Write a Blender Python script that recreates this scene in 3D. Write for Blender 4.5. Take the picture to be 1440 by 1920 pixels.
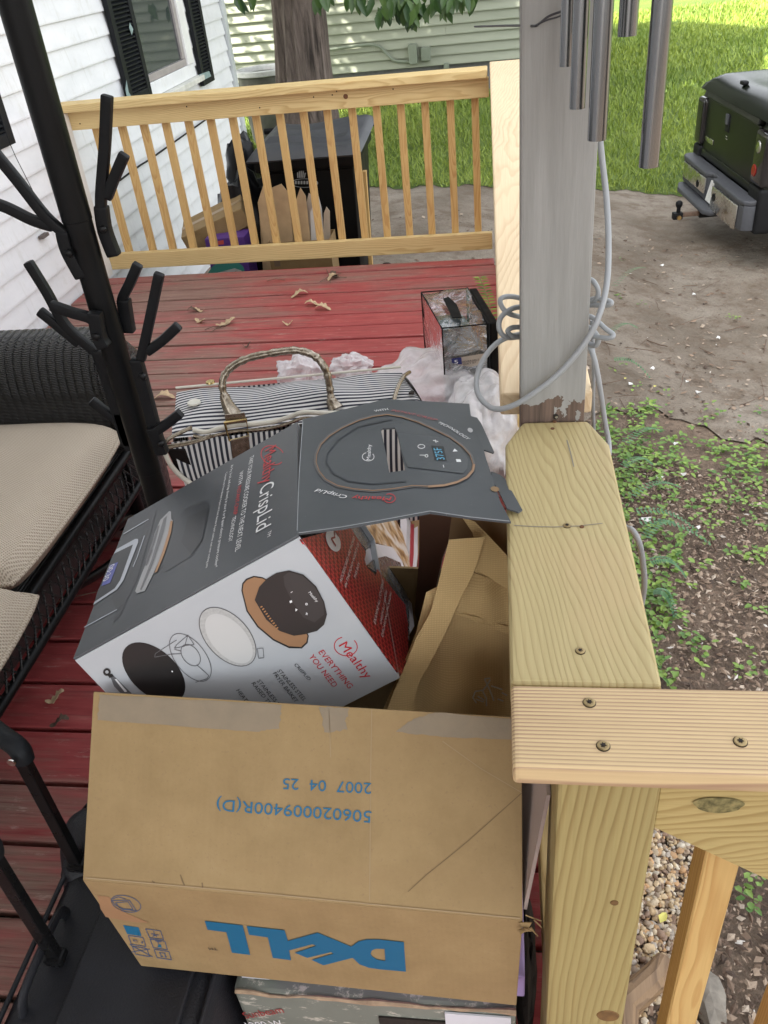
import bpy, bmesh, math, random
import numpy as np
from mathutils import Vector as V, Matrix
random.seed(7); np.random.seed(7)
for o in list(bpy.data.objects): bpy.data.objects.remove(o)
S = bpy.context.scene
COL = S.collection
R = math.radians

# ------------------------------------------------------------------ camera
CAM = V((0, 0, 1.48)); FPX = 1548.85
def _rot():
    y, p, r = -0.173855, 0.609732, 0.109851
    cy, sy, cp, sp, cr, sr = math.cos(y), math.sin(y), math.cos(p), math.sin(p), math.cos(r), math.sin(r)
    f = V((sy*cp, cy*cp, -sp)); x = V((cy, -sy, 0)); d = f.cross(x)
    return cr*x + sr*d, -sr*x + cr*d, f
CR, CD, CF = _rot()
cam = bpy.data.cameras.new('camera'); camo = bpy.data.objects.new('camera', cam); COL.objects.link(camo)
cam.sensor_fit = 'HORIZONTAL'; cam.sensor_width = 36; cam.lens = 36*FPX/1440
cam.clip_start = .02; cam.clip_end = 600
m = Matrix((CR, -CD, -CF)).transposed().to_4x4(); m.translation = CAM
camo.matrix_world = m
S.camera = camo
# ------------------------------------------------------------------ light
SUN_EL, SUN_AZ = R(47), math.atan2(-.80, -.60)   # sun stands behind the camera to the left
w = bpy.data.worlds.new('World'); S.world = w; w.use_nodes = True
wn = w.node_tree; bg = wn.nodes['Background']
sky = wn.nodes.new('ShaderNodeTexSky'); sky.sky_type = 'NISHITA'; sky.sun_disc = False
sky.sun_elevation = SUN_EL; sky.sun_rotation = SUN_AZ; sky.air_density = 1.0; sky.dust_density = 2.5; sky.ozone_density = .6
hs = wn.nodes.new('ShaderNodeHueSaturation'); hs.inputs['Saturation'].default_value = .17
wn.links.new(sky.outputs[0], hs.inputs['Color']); wn.links.new(hs.outputs[0], bg.inputs[0]); bg.inputs[1].default_value = .15
sd = bpy.data.lights.new('sun', 'SUN'); sd.energy = 3.0; sd.angle = R(.6); sd.color = (1, .95, .86)
so = bpy.data.objects.new('sun', sd); COL.objects.link(so)
sdir = V((math.sin(SUN_AZ)*math.cos(SUN_EL), math.cos(SUN_AZ)*math.cos(SUN_EL), math.sin(SUN_EL)))
so.rotation_euler = sdir.to_track_quat('Z', 'Y').to_euler(); so.location = (-6, -6, 9)
S.view_settings.view_transform = 'Standard'; S.view_settings.look = 'None'
S.view_settings.exposure = 2.32; S.view_settings.gamma = 1
try: S.view_settings.use_curve_mapping = False
except Exception: pass

# ------------------------------------------------------------------ pixels of the photograph to directions
def ray(x, y): return (CR*(x-720) + CD*(y-960) + CF*FPX).normalized()
def on_plane(x, y, p, n): r = ray(x, y); return CAM + r*((V(p)-CAM).dot(n)/r.dot(n))
def on_z(x, y, z): return on_plane(x, y, (0, 0, z), V((0, 0, 1)))
def on_y(x, y, Y): return on_plane(x, y, (0, Y, 0), V((0, 1, 0)))
def on_x(x, y, X): return on_plane(x, y, (X, 0, 0), V((1, 0, 0)))
def gz(x, y):
    s = min(1, max(0, (x+.8)/2.6)); s = s*s*(3-2*s)
    return -.6 - .42*s
def on_g(x, y):
    z = -.7
    for k in range(8):
        p = on_z(x, y, z); z = gz(p.x, p.y)
    return V((p.x, p.y, gz(p.x, p.y)))
def lerp(a, b, t): return a + (b-a)*t

# ------------------------------------------------------------------ objects
def tag(o, label, cat, group=None):
    o['label'] = label; o['category'] = cat
    if group: o['group'] = group
    return o
def struct(o): o['kind'] = 'structure'; return o
def stuff(o): o['kind'] = 'stuff'; return o
def empty(name, loc):
    o = bpy.data.objects.new(name, None); COL.objects.link(o); o.location = loc; o.empty_display_size = .05
    return o
def adopt(o, parent):
    if parent is not None:
        o.parent = parent
        o.matrix_parent_inverse = wmat(parent).inverted()
    return o
def wmat(o):
    mm = Matrix.LocRotScale(o.location, o.rotation_euler, o.scale)
    if o.parent: return wmat(o.parent) @ o.matrix_parent_inverse @ mm
    return mm
def link_mesh(name, me, mat, parent=None, loc=(0, 0, 0)):
    o = bpy.data.objects.new(name, me); COL.objects.link(o); o.location = loc
    if mat and not me.materials: me.materials.append(mat)
    return adopt(o, parent)
class MB:
    def __init__(s): s.v = []; s.f = []; s.c = []; s.uv = None
    def add(s, vs, fs):
        b = len(s.v); s.v += [V(q) for q in vs]; s.f += [tuple(i+b for i in f) for f in fs]; return b
    def box(s, lo, hi):
        (a, b, c), (d, e, f) = lo, hi
        s.add([(a,b,c),(d,b,c),(d,e,c),(a,e,c),(a,b,f),(d,b,f),(d,e,f),(a,e,f)],
              [(3,2,1,0),(4,5,6,7),(0,1,5,4),(1,2,6,5),(2,3,7,6),(3,0,4,7)])
        return s
    def hexa(s, p):      # eight corners, bottom loop then top loop
        s.add(p, [(3,2,1,0),(4,5,6,7),(0,1,5,4),(1,2,6,5),(2,3,7,6),(3,0,4,7)]); return s
    def obox(s, c, ax, h):
        c = V(c); X, Y, Z = [V(a).normalized()*k for a, k in zip(ax, h)]
        return s.hexa([c-X-Y-Z, c+X-Y-Z, c+X+Y-Z, c-X+Y-Z, c-X-Y+Z, c+X-Y+Z, c+X+Y+Z, c-X+Y+Z])
    def prism(s, poly, t):   # polygon extruded by vector t
        n = len(poly); t = V(t); poly = [V(q) for q in poly]
        b = s.add(poly + [q+t for q in poly], [tuple(range(n))[::-1], tuple(range(n, 2*n))])
        s.f += [(b+i, b+(i+1) % n, b+n+(i+1) % n, b+n+i) for i in range(n)]
        return s
    def tube(s, pts, r, n=8, cap=True, flat=1.0, upv=None):
        pts = [V(p) for p in pts]; m = len(pts)
        rr = r if isinstance(r, (list, tuple)) else [r]*m
        t0 = (pts[1]-pts[0]).normalized()
        u = V(upv) if upv else (V((0, 0, 1)) if abs(t0.z) < .9 else V((1, 0, 0)))
        b0 = len(s.v)
        for i, p in enumerate(pts):
            t = (pts[min(i+1, m-1)]-pts[max(i-1, 0)]).normalized()
            u = (u - t*u.dot(t)).normalized(); w_ = t.cross(u)
            for k in range(n):
                a = 2*math.pi*k/n
                s.v.append(p + (u*math.cos(a)*flat + w_*math.sin(a))*rr[i])
        for i in range(m-1):
            for k in range(n):
                a = b0+i*n+k; b = b0+i*n+(k+1) % n
                s.f.append((a, b, b+n, a+n))
        if cap:
            s.f.append(tuple(b0+k for k in range(n))[::-1]); s.f.append(tuple(b0+(m-1)*n+k for k in range(n)))
        return s
    def lathe(s, o, prof, n=24, axis=(0, 0, 1), cap=True):
        o = V(o); z = V(axis).normalized(); x = z.orthogonal().normalized(); y = z.cross(x)
        b0 = len(s.v)
        for r, h in prof:
            for k in range(n):
                a = 2*math.pi*k/n; s.v.append(o + z*h + (x*math.cos(a)+y*math.sin(a))*r)
        for i in range(len(prof)-1):
            for k in range(n):
                a = b0+i*n+k; b = b0+i*n+(k+1) % n; s.f.append((a, b, b+n, a+n))
        if cap:
            s.f.append(tuple(b0+k for k in range(n))[::-1]); s.f.append(tuple(b0+(len(prof)-1)*n+k for k in range(n)))
        return s
    def grid(s, fn, nu, nv, closed_u=False):
        b0 = len(s.v); cu = nu if closed_u else nu+1
        for j in range(nv+1):
            for i in range(cu): s.v.append(V(fn(i/nu, j/nv)))
        for j in range(nv):
            for i in range(nu):
                a = b0+j*cu+i; b = b0+j*cu+(i+1) % cu
                s.f.append((a, b, b+cu, a+cu))
        return s
    def build(s, name, mat, parent=None, smooth=False, bevel=0, seg=2, solid=0, angle=35):
        lo = V([min(q[i] for q in s.v) for i in range(3)]); hi = V([max(q[i] for q in s.v) for i in range(3)])
        c = (lo+hi)/2
        me = bpy.data.meshes.new(name); me.from_pydata([q-c for q in s.v], [], s.f)
        if bevel or solid:
            bm = bmesh.new(); bm.from_mesh(me)
            if solid:
                bm.normal_update(); bmesh.ops.solidify(bm, geom=bm.faces[:], thickness=solid)
            if bevel:
                bmesh.ops.recalc_face_normals(bm, faces=bm.faces[:])
                es = [e for e in bm.edges if len(e.link_faces) == 2 and e.calc_face_angle(0) > R(angle)]
                bmesh.ops.bevel(bm, geom=es, offset=bevel, segments=seg, affect='EDGES', profile=.6, clamp_overlap=True)
            bm.to_mesh(me); bm.free()
        me.update()
        if smooth:
            me.polygons.foreach_set('use_smooth', [True]*len(me.polygons))
            try: me.set_sharp_from_angle(angle=R(50))
            except Exception: pass
        if s.c and not bevel and not solid:
            a = me.color_attributes.new('Col', 'FLOAT_COLOR', 'POINT')
            a.data.foreach_set('color', np.array(s.c, dtype=np.float32).ravel())
        return link_mesh(name, me, mat, parent, c)
def smooth_path(p, n=8, closed=False):
    p = [V(q) for q in p]; out = []
    m = len(p)
    for i in range(m if closed else m-1):
        if closed: a, b, c, d = p[i-1], p[i], p[(i+1) % m], p[(i+2) % m]
        else: a, b, c, d = p[max(i-1, 0)], p[i], p[i+1], p[min(i+2, m-1)]
        for k in range(n):
            t = k/n
            out.append(.5*((2*b) + (c-a)*t + (2*a-5*b+4*c-d)*t*t + (3*b-a-3*c+d)*t**3))
    if not closed: out.append(p[-1])
    return out
def copy_tree(o, parent=None):
    c = o.copy(); COL.objects.link(c); c.parent = parent
    for ch in list(o.children): copy_tree(ch, c)
    return c

# ------------------------------------------------------------------ materials
class NT:
    def __init__(s, name):
        s.m = bpy.data.materials.new(name); s.m.use_nodes = True; s.t = s.m.node_tree
        s.b = s.t.nodes['Principled BSDF']; s.out = s.t.nodes['Material Output']; s._tc = None
    def n(s, ty, **kw):
        x = s.t.nodes.new('ShaderNode'+ty)
        for k, v in kw.items(): setattr(x, k, v)
        return x
    def set(s, sock, v):
        if hasattr(v, 'is_linked') or isinstance(v, bpy.types.NodeSocket): s.t.links.new(v, sock)
        else:
            if isinstance(v, (tuple, list)) and len(v) == 3 and sock.type == 'RGBA': v = (*v, 1)
            sock.default_value = v
    def tc(s, out='Object', rnd=0):
        if s._tc is None: s._tc = s.n('TexCoord')
        v = s._tc.outputs[out]
        if rnd:
            oi = s.n('ObjectInfo'); mm = s.n('Math', operation='MULTIPLY'); s.set(mm.inputs[0], oi.outputs['Random']); mm.inputs[1].default_value = rnd
            va = s.n('VectorMath', operation='ADD'); s.set(va.inputs[0], v); s.set(va.inputs[1], mm.outputs[0]); v = va.outputs[0]
        return v
    def mapping(s, v, scale=(1, 1, 1), rot=(0, 0, 0), loc=(0, 0, 0)):
        mp = s.n('Mapping'); s.set(mp.inputs['Vector'], v); mp.inputs['Scale'].default_value = scale
        mp.inputs['Rotation'].default_value = rot; mp.inputs['Location'].default_value = loc
        return mp.outputs[0]
    def noise(s, v, scale, detail=4, rough=.55, dist=0, out=0):
        x = s.n('TexNoise'); s.set(x.inputs['Vector'], v); x.inputs['Scale'].default_value = scale
        x.inputs['Detail'].default_value = detail; x.inputs['Roughness'].default_value = rough; x.inputs['Distortion'].default_value = dist
        return x.outputs[out]
    def math(s, op, a, b=0, c=None):
        x = s.n('Math', operation=op); s.set(x.inputs[0], a); s.set(x.inputs[1], b)
        if c is not None: s.set(x.inputs[2], c)
        return x.outputs[0]
    def ramp(s, f, stops, interp='LINEAR'):
        x = s.n('ValToRGB'); s.set(x.inputs[0], f); e = x.color_ramp.elements; x.color_ramp.interpolation = interp
        while len(e) < len(stops): e.new(.5)
        for q, (p, c) in zip(e, stops):
            q.position = p; q.color = (*c, 1) if isinstance(c, (tuple, list)) else (c, c, c, 1)
        return x.outputs[0]
    def mix(s, f, a, b, mode='MIX'):
        x = s.n('Mix', data_type='RGBA', blend_type=mode); s.set(x.inputs[0], f); s.set(x.inputs[6], a); s.set(x.inputs[7], b)
        return x.outputs[2]
    def bump(s, h, strength=.3, dist=.01, prev=None):
        x = s.n('Bump'); s.set(x.inputs['Height'], h); x.inputs['Strength'].default_value = strength; x.inputs['Distance'].default_value = dist
        if prev is not None: s.set(x.inputs['Normal'], prev)
        return x.outputs[0]
    def fin(s, col=None, rough=None, normal=None, **kw):
        if col is not None: s.set(s.b.inputs['Base Color'], col)
        if rough is not None: s.set(s.b.inputs['Roughness'], rough)
        if normal is not None: s.set(s.b.inputs['Normal'], normal)
        for k, v in kw.items(): s.set(s.b.inputs[k.replace('_', ' ')], v)
        return s.m
def plain(name, col, rough=.5, var=.15, scale=20, bump=.1, bscale=120, **kw):
    if max(col) < .05 and 'Specular_IOR_Level' not in kw: kw['Specular_IOR_Level'] = .14; col = tuple(q*.40 for q in col)
    t = NT(name); v = t.tc(rnd=3); f = t.noise(v, scale)
    d = tuple(c*(1-var) for c in col); l = tuple(min(1, c*(1+var)) for c in col)
    c = t.ramp(f, [(.25, d), (.75, l)])
    nrm = t.bump(t.noise(v, bscale, 3), bump, .003) if bump else None
    r = t.ramp(f, [(.3, max(0, rough-.08)), (.7, min(1, rough+.08))])
    return t.fin(c, r, nrm, **kw)
def ink(name, col, rough=.5): return NT(name).fin(col, rough)
def wood(name, axis, light, dark, freq=150, pith=(.01, -.05), tilt=(.02, .03), rough=.62, contrast=1.0, stain=None, wob=.012):
    t = NT(name); v = t.tc(rnd=0)
    oi = t.n('ObjectInfo'); rnd = oi.outputs['Random']
    sx = t.n('SeparateXYZ'); t.set(sx.inputs[0], v)
    L = sx.outputs['XYZ'.index(axis)]; a, b = [sx.outputs[i] for i in range(3) if 'XYZ'[i] != axis]
    Lr = t.math('ADD', L, t.math('MULTIPLY', rnd, 9.0))
    cv = t.n('CombineXYZ'); t.set(cv.inputs[0], t.math('MULTIPLY', Lr, 1.6)); t.set(cv.inputs[1], t.math('MULTIPLY', a, 9)); t.set(cv.inputs[2], t.math('MULTIPLY', b, 9))
    n1 = t.noise(cv.outputs[0], 1.3, 2, .5)
    cv2 = t.n('CombineXYZ'); t.set(cv2.inputs[0], t.math('MULTIPLY', Lr, 4)); t.set(cv2.inputs[1], t.math('MULTIPLY', a, 160)); t.set(cv2.inputs[2], t.math('MULTIPLY', b, 160))
    n2 = t.noise(cv2.outputs[0], 1.6, 4, .6)
    wobv = t.math('MULTIPLY', t.math('SUBTRACT', n1, .5), wob*4)
    ro = t.math('MULTIPLY', t.math('SUBTRACT', rnd, .5), .07)
    aa = t.math('ADD', t.math('SUBTRACT', a, t.math('ADD', t.math('MULTIPLY', L, tilt[0]), pith[0])), ro)
    bb = t.math('SUBTRACT', b, t.math('ADD', t.math('MULTIPLY', L, tilt[1]), pith[1]))
    rr = t.math('SQRT', t.math('ADD', t.math('MULTIPLY', aa, aa), t.math('MULTIPLY', bb, bb)))
    rr = t.math('ADD', rr, wobv)
    fr = t.math('FRACT', t.math('MULTIPLY', rr, freq))
    late = t.ramp(fr, [(0, 0), (.45, .12), (.82, 1), (.9, .9), (1, 0)])
    late = t.math('MULTIPLY', late, t.math('ADD', t.math('MULTIPLY', t.noise(v, 7, 2), .9), .25))
    late = t.math('MULTIPLY', late, contrast)
    col = t.mix(late, light, dark)
    col = t.mix(t.math('MULTIPLY', t.math('SUBTRACT', n2, .35), .5), col, tuple(c*.62 for c in dark))
    big = t.noise(cv.outputs[0], .7, 3)
    col = t.mix(t.ramp(big, [(.45, 0), (.75, .35)]), col, tuple(min(1, c*1.12) for c in light))
    if stain: col = t.mix(t.ramp(t.noise(v, 5, 3), [(.52, 0), (.68, .6)]), col, stain)
    # darker/lighter from board to board
    col = t.mix(t.math('MULTIPLY', rnd, .22), col, dark)
    nr = t.bump(t.math('ADD', late, t.math('MULTIPLY', n2, .6)), .35, .0012)
    return t.fin(col, t.ramp(n2, [(.3, rough-.08), (.7, rough+.1)]), nr)
PINE_L, PINE_D = (.69, .53, .25), (.46, .29, .10)
TRT_L, TRT_D = (.54, .43, .19), (.36, .25, .095)
WX = wood('pine_along_x', 'X', PINE_L, PINE_D); WY = wood('pine_along_y', 'Y', PINE_L, PINE_D); WZ = wood('pine_along_z', 'Z', (.62, .42, .165), (.42, .22, .065), freq=190)
TX = wood('treated_pine_x', 'X', (.64, .48, .26), (.30, .17, .11), freq=235, pith=(-.26, -.03), tilt=(.004, .0), wob=.0012, contrast=1.15)
TY = wood('treated_pine_y', 'Y', (.49, .405, .20), (.30, .215, .085), freq=140, pith=(.22, -.05), tilt=(-.17, .0), wob=.014, contrast=.9, stain=(.50, .37, .19))
TZ = wood('treated_pine_z', 'Z', (.37, .30, .125), (.22, .15, .05), freq=110, pith=(.09, -.03), tilt=(.05, .03), wob=.010, contrast=1.05)
from mathutils import noise as mn
def mn_(q): return mn.noise(V((q, 0, 0)))
# ================================================================== GROUND
def xs(*seg):
    o = []
    for a, b, n in seg: o += [a+(b-a)*i/n for i in range(n)]
    return o + [seg[-1][1]]
t = NT('dirt'); v = t.tc()
c = t.ramp(t.noise(v, 3.5, 8, .65), [(.3, (.11, .078, .055)), (.5, (.19, .135, .095)), (.7, (.28, .205, .145))])
c = t.mix(t.ramp(t.noise(v, 40, 5, .7), [(.45, 0), (.7, .7)]), c, (.07, .05, .038))
M_dirt = t.fin(c, .95, t.bump(t.noise(v, 30, 8, .7), .9, .03))
t = NT('worn_concrete'); v = t.tc()
c = t.ramp(t.noise(v, 1.1, 8, .62), [(.32, (.155, .122, .088)), (.5, (.255, .212, .165)), (.72, (.34, .295, .24))])
c = t.mix(t.ramp(t.noise(v, 5.5, 6, .7), [(.46, 0), (.64, .75)]), c, (.15, .105, .07))
c = t.mix(t.ramp(t.noise(v, 60, 3, .6), [(.55, 0), (.72, .5)]), c, (.10, .08, .065))
M_conc = t.fin(c, .95, t.bump(t.noise(v, 16, 9, .75), 1.0, .03))
t = NT('lawn_soil'); v = t.tc()
c = t.ramp(t.noise(v, .6, 6, .6), [(.3, (.10, .17, .02)), (.55, (.17, .25, .03)), (.75, (.27, .32, .05))])
c = t.mix(t.ramp(t.noise(v, 14, 5, .7), [(.4, 0), (.75, .5)]), c, (.07, .13, .015))
M_lawn = t.fin(c, .85, t.bump(t.noise(v, 45, 6, .75), 1, .06))
X = xs((-90, -12, 8), (-12, -3, 10), (-3, 4, 70), (4, 14, 14), (14, 110, 8)); Y = xs((-12, 0, 6), (0, 9.5, 95), (9.5, 30, 20), (30, 260, 12))
g = MB()
for y in Y:
    for x in X: g.v.append(V((x, y, gz(x, y) + .012*math.sin(x*5+y*3)*math.sin(y*4-x*2))))
nx = len(X)
for j in range(len(Y)-1):
    for i in range(nx-1): g.f.append((j*nx+i, j*nx+i+1, (j+1)*nx+i+1, (j+1)*nx+i))
struct(g.build('ground', M_dirt, smooth=True))
LE = [(-90, 9.0), (-2.5, 8.9)] + [tuple(on_g(*q)[:2]) for q in [(690, 352), (760, 355), (830, 352), (900, 352), (1130, 358), (1210, 362), (1275, 369)]]
LE += [(LE[-1][0]+2.5, LE[-1][1]-.1), (110, 9.2)]
DE = [(-90, 3.0), (-2.3, 3.4), (.1, 3.7)] + [tuple(on_g(*q)[:2]) for q in [(1140, 765), (1290, 790), (1440, 840)]] + [(3.2, 3.5), (110, 3.2)]
def interp(P, x):
    for (a, b), (c_, d) in zip(P, P[1:]):
        if a <= x <= c_: return b+(d-b)*(x-a)/(c_-a)
    return P[-1][1]
XX = xs((-90, -12, 8), (-12, -3, 10), (-3, 4, 110), (4, 14, 14), (14, 110, 8))
def wob(x): return .05*math.sin(x*9.1)+.035*math.sin(x*23+1)+.02*math.sin(x*51)
def sheet(f0, f1, n, dz, pw=1):
    s_ = MB(); k = len(XX)
    for j in range(n+1):
        for x in XX:
            q = (j/n)**pw; y = lerp(f0(x), f1(x), q); s_.v.append(V((x, y, gz(x, y)+dz+.012*math.sin(x*5+y*3)*math.sin(y*4-x*2))))
    for j in range(n):
        for i in range(k-1): s_.f.append((j*k+i, j*k+i+1, (j+1)*k+i+1, (j+1)*k+i))
    return s_
struct(sheet(lambda x: interp(DE, x)+wob(x), lambda x: interp(LE, x)+.25, 40, .012).build('driveway', M_conc, smooth=True))
struct(sheet(lambda x: interp(LE, x)+wob(x*1.7)*.8, lambda x: 250, 60, .017, 2.5).build('lawn', M_lawn, smooth=True))

def leafmat(name, a, b, rough=.5, trans=.25):
    t = NT(name); at = t.n('Attribute'); at.attribute_name = 'Col'
    c = t.mix(at.outputs['Fac'], a, b)
    return t.fin(c, rough, Transmission_Weight=0.0, Subsurface_Weight=0.0)
M_grass = leafmat('grass_blade', (.10, .18, .02), (.33, .40, .06), .6)
# grass blades on the lawn, thick near the driveway and thinner far away
def grass():
    rng = np.random.default_rng(3); P = []
    n = 110000
    yy = 7.6 + 20*rng.random(n)**1.8; xx = -4.5 + rng.random(n)*(4.5+1.2+yy*.42)
    e = np.interp(xx, [p[0] for p in LE], [p[1] for p in LE]) + np.array([wob(q*1.7)*.8 for q in xx])
    keep = (yy > e-.04) & ~((xx > 1.6) & (xx < 7.2) & (yy > 6.6) & (yy < 8.35)); xx, yy = xx[keep], yy[keep]; n = len(xx)
    s_ = np.clip((xx+.8)/2.6, 0, 1); zz = -.6-.42*s_*s_*(3-2*s_) + .025
    h = (.035+.05*rng.random(n))*(1+.03*(yy-8)); wd = .005+.0009*(yy-8); an = rng.random(n)*6.28; ln = .035*rng.normal(size=(n, 2))
    dx, dy = np.cos(an)*wd, np.sin(an)*wd
    v_ = np.empty((n, 3, 3)); v_[:, 0] = np.c_[xx-dx, yy-dy, zz]; v_[:, 1] = np.c_[xx+dx, yy+dy, zz]; v_[:, 2] = np.c_[xx+ln[:, 0], yy+ln[:, 1], zz+h]
    cl = np.clip(rng.random(n)*.6 + .4*(np.sin(xx*1.3+1)*np.sin(yy*.9)*.5+.5), 0, 1); cl = np.repeat(cl, 3)
    me = bpy.data.meshes.new('grass'); me.vertices.add(3*n); me.vertices.foreach_set('co', v_.ravel())
    me.loops.add(3*n); me.loops.foreach_set('vertex_index', np.arange(3*n)); me.polygons.add(n)
    me.polygons.foreach_set('loop_start', np.arange(0, 3*n, 3)); me.update(calc_edges=True)
    a = me.color_attributes.new('Col', 'FLOAT_COLOR', 'POINT'); a.data.foreach_set('color', np.c_[cl, cl, cl, np.ones(3*n)].astype(np.float32).ravel())
    stuff(tag(link_mesh('grass', me, M_grass), 'sunlit green lawn grass beyond the driveway', 'grass'))
grass()

# ------------------------------------------------------------------ litter, gravel, ground cover
M_litter = (lambda t: t.fin(t.ramp((lambda a: (setattr(a, 'attribute_name', 'Col'), a.outputs['Fac'])[1])(t.n('Attribute')),
            [(0, (.05, .033, .024)), (.35, (.15, .10, .07)), (.65, (.28, .20, .14)), (.88, (.42, .33, .25)), (.96, (.5, .43, .35)), (1, (.62, .58, .52))]), .9))(NT('leaf_litter'))
def scatter_chips():
    rng = random.Random(5); b = MB()
    def chip(x, y, s_, lift=.012):
        a = rng.random()*6.28; w_ = s_*(.25+.5*rng.random()); z = gz(x, y)+.014+lift*rng.random()
        d = V((math.cos(a), math.sin(a), rng.uniform(-.25, .25)))*s_; e = V((-math.sin(a), math.cos(a), rng.uniform(-.4, .4)))*w_
        p = V((x, y, z)); c = p+V((0, 0, s_*.3*rng.random()))
        b.add([p-d, p-e*.8+d*.1, p+d, p+e, c], [(0, 1, 4), (1, 2, 4), (2, 3, 4), (3, 0, 4)])
        k = rng.random()**1.05*.93
        if rng.random() < .007: k = 1
        b.c += [(k, k, k, 1)]*5
    for i in range(27000): chip(rng.uniform(.18, 2.0), rng.uniform(.75, 3.7), .004+.017*rng.random()**2)
    for i in range(4200):
        y = rng.uniform(3.4, 7.6); x = rng.uniform(.1, 2.3) if rng.random() < .75 else rng.uniform(-1.3, .1)
        if rng.random() < .8*math.exp(-((x-1.5)**2+(y-4.4)**2)/.5)+.5: chip(x, y, .005+.022*rng.random()**2)
    stuff(tag(b.build('leaf_litter', M_litter), 'brown leaf litter and bark scraps lying on the bare soil', 'litter'))
    b = MB()
    for i in range(90):     # twigs
        x, y = rng.uniform(.2, 2), rng.uniform(.8, 6.5); a = rng.random()*6.28; l = rng.uniform(.04, .16)
        p = [V((x+math.cos(a)*l*q+rng.uniform(-.006, .006), y+math.sin(a)*l*q, gz(x, y)+.022+.01*rng.random())) for q in (-1, -.3, .4, 1)]
        b.tube(p, rng.uniform(.0015, .0035), 5)
    stuff(tag(b.build('twigs', plain('twig', (.13, .085, .06), .9)), 'thin broken twigs scattered over soil and driveway', 'twigs'))
scatter_chips()
t = NT('pebble'); at = t.n('Attribute'); at.attribute_name = 'Col'
M_peb = t.fin(t.mix(t.ramp(t.noise(t.tc(), 90, 3), [(.4, 0), (.7, .35)]), at.outputs['Color'], (.2, .15, .11)), .75, t.bump(t.noise(t.tc(), 200, 3), .3, .002))
def gravel():
    rng = random.Random(8); b = MB(); ico = bmesh.new(); bmesh.ops.create_icosphere(ico, subdivisions=1, radius=1)
    iv = [q.co.copy() for q in ico.verts]; jf = [[q.index for q in f.verts] for f in ico.faces]; ico.free()
    pal = [(.62, .50, .34), (.5, .36, .2), (.72, .64, .5), (.36, .27, .19), (.55, .33, .16), (.28, .18, .12), (.66, .50, .3), (.48, .42, .35)]
    for i in range(7000):
        x, y = rng.uniform(.16, .66), rng.uniform(.85, 1.75)
        if x > .40+.20*(y-.9)/.8+rng.gauss(0, .03) or y < 1.02+rng.gauss(0, .04): continue
        s_ = rng.uniform(.005, .0105)*(1.5 if rng.random() < .06 else 1)
        sc = V((s_*rng.uniform(.8, 1.5), s_*rng.uniform(.7, 1.1), s_*rng.uniform(.5, .8))); rot = Matrix.Rotation(rng.random()*6.28, 3, 'Z') @ Matrix.Rotation(rng.uniform(-.5, .5), 3, 'X')
        p = V((x, y, gz(x, y)+.016+rng.random()*.014)); cl = rng.choice(pal); k = rng.uniform(.75, 1.1)
        b.add([p + rot @ V([q[j]*sc[j]*rng.uniform(.86, 1.12) for j in range(3)]) for q in iv], jf)
        b.c += [(cl[0]*k, cl[1]*k, cl[2]*k, 1)]*len(iv)
    stuff(tag(b.build('gravel', M_peb, smooth=True), 'tan and white pea gravel beside the front railing post', 'gravel'))
gravel()
M_cover = leafmat('ground_cover_leaf', (.05, .14, .02), (.24, .36, .06), .5)
M_cover2 = leafmat('blue_green_leaf', (.045, .13, .05), (.12, .25, .10), .45)
def leaf(b, p, d, l, wd, droop=.2, col=.5, up=None):
    d = V(d).normalized(); up = up or V((0, 0, 1)); s_ = d.cross(up)
    if s_.length < .05: s_ = V((1, 0, 0))
    s_ = s_.normalized(); nn = s_.cross(d)
    q = [p, p+d*l*.35+s_*wd*.85+nn*wd*.15, p+d*l*.75+s_*wd*.6-nn*l*droop*.5+nn*wd*.1, p+d*l-nn*l*droop, p+d*l*.75-s_*wd*.6-nn*l*droop*.5+nn*wd*.1, p+d*l*.35-s_*wd*.85+nn*wd*.15, p+d*l*.5-nn*l*droop*.25-nn*wd*.12]
    b.add(q, [(0, 1, 6), (1, 2, 6), (2, 3, 6), (3, 4, 6), (4, 5, 6), (5, 0, 6)]); b.c += [(col, col, col, 1)]*7
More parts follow.
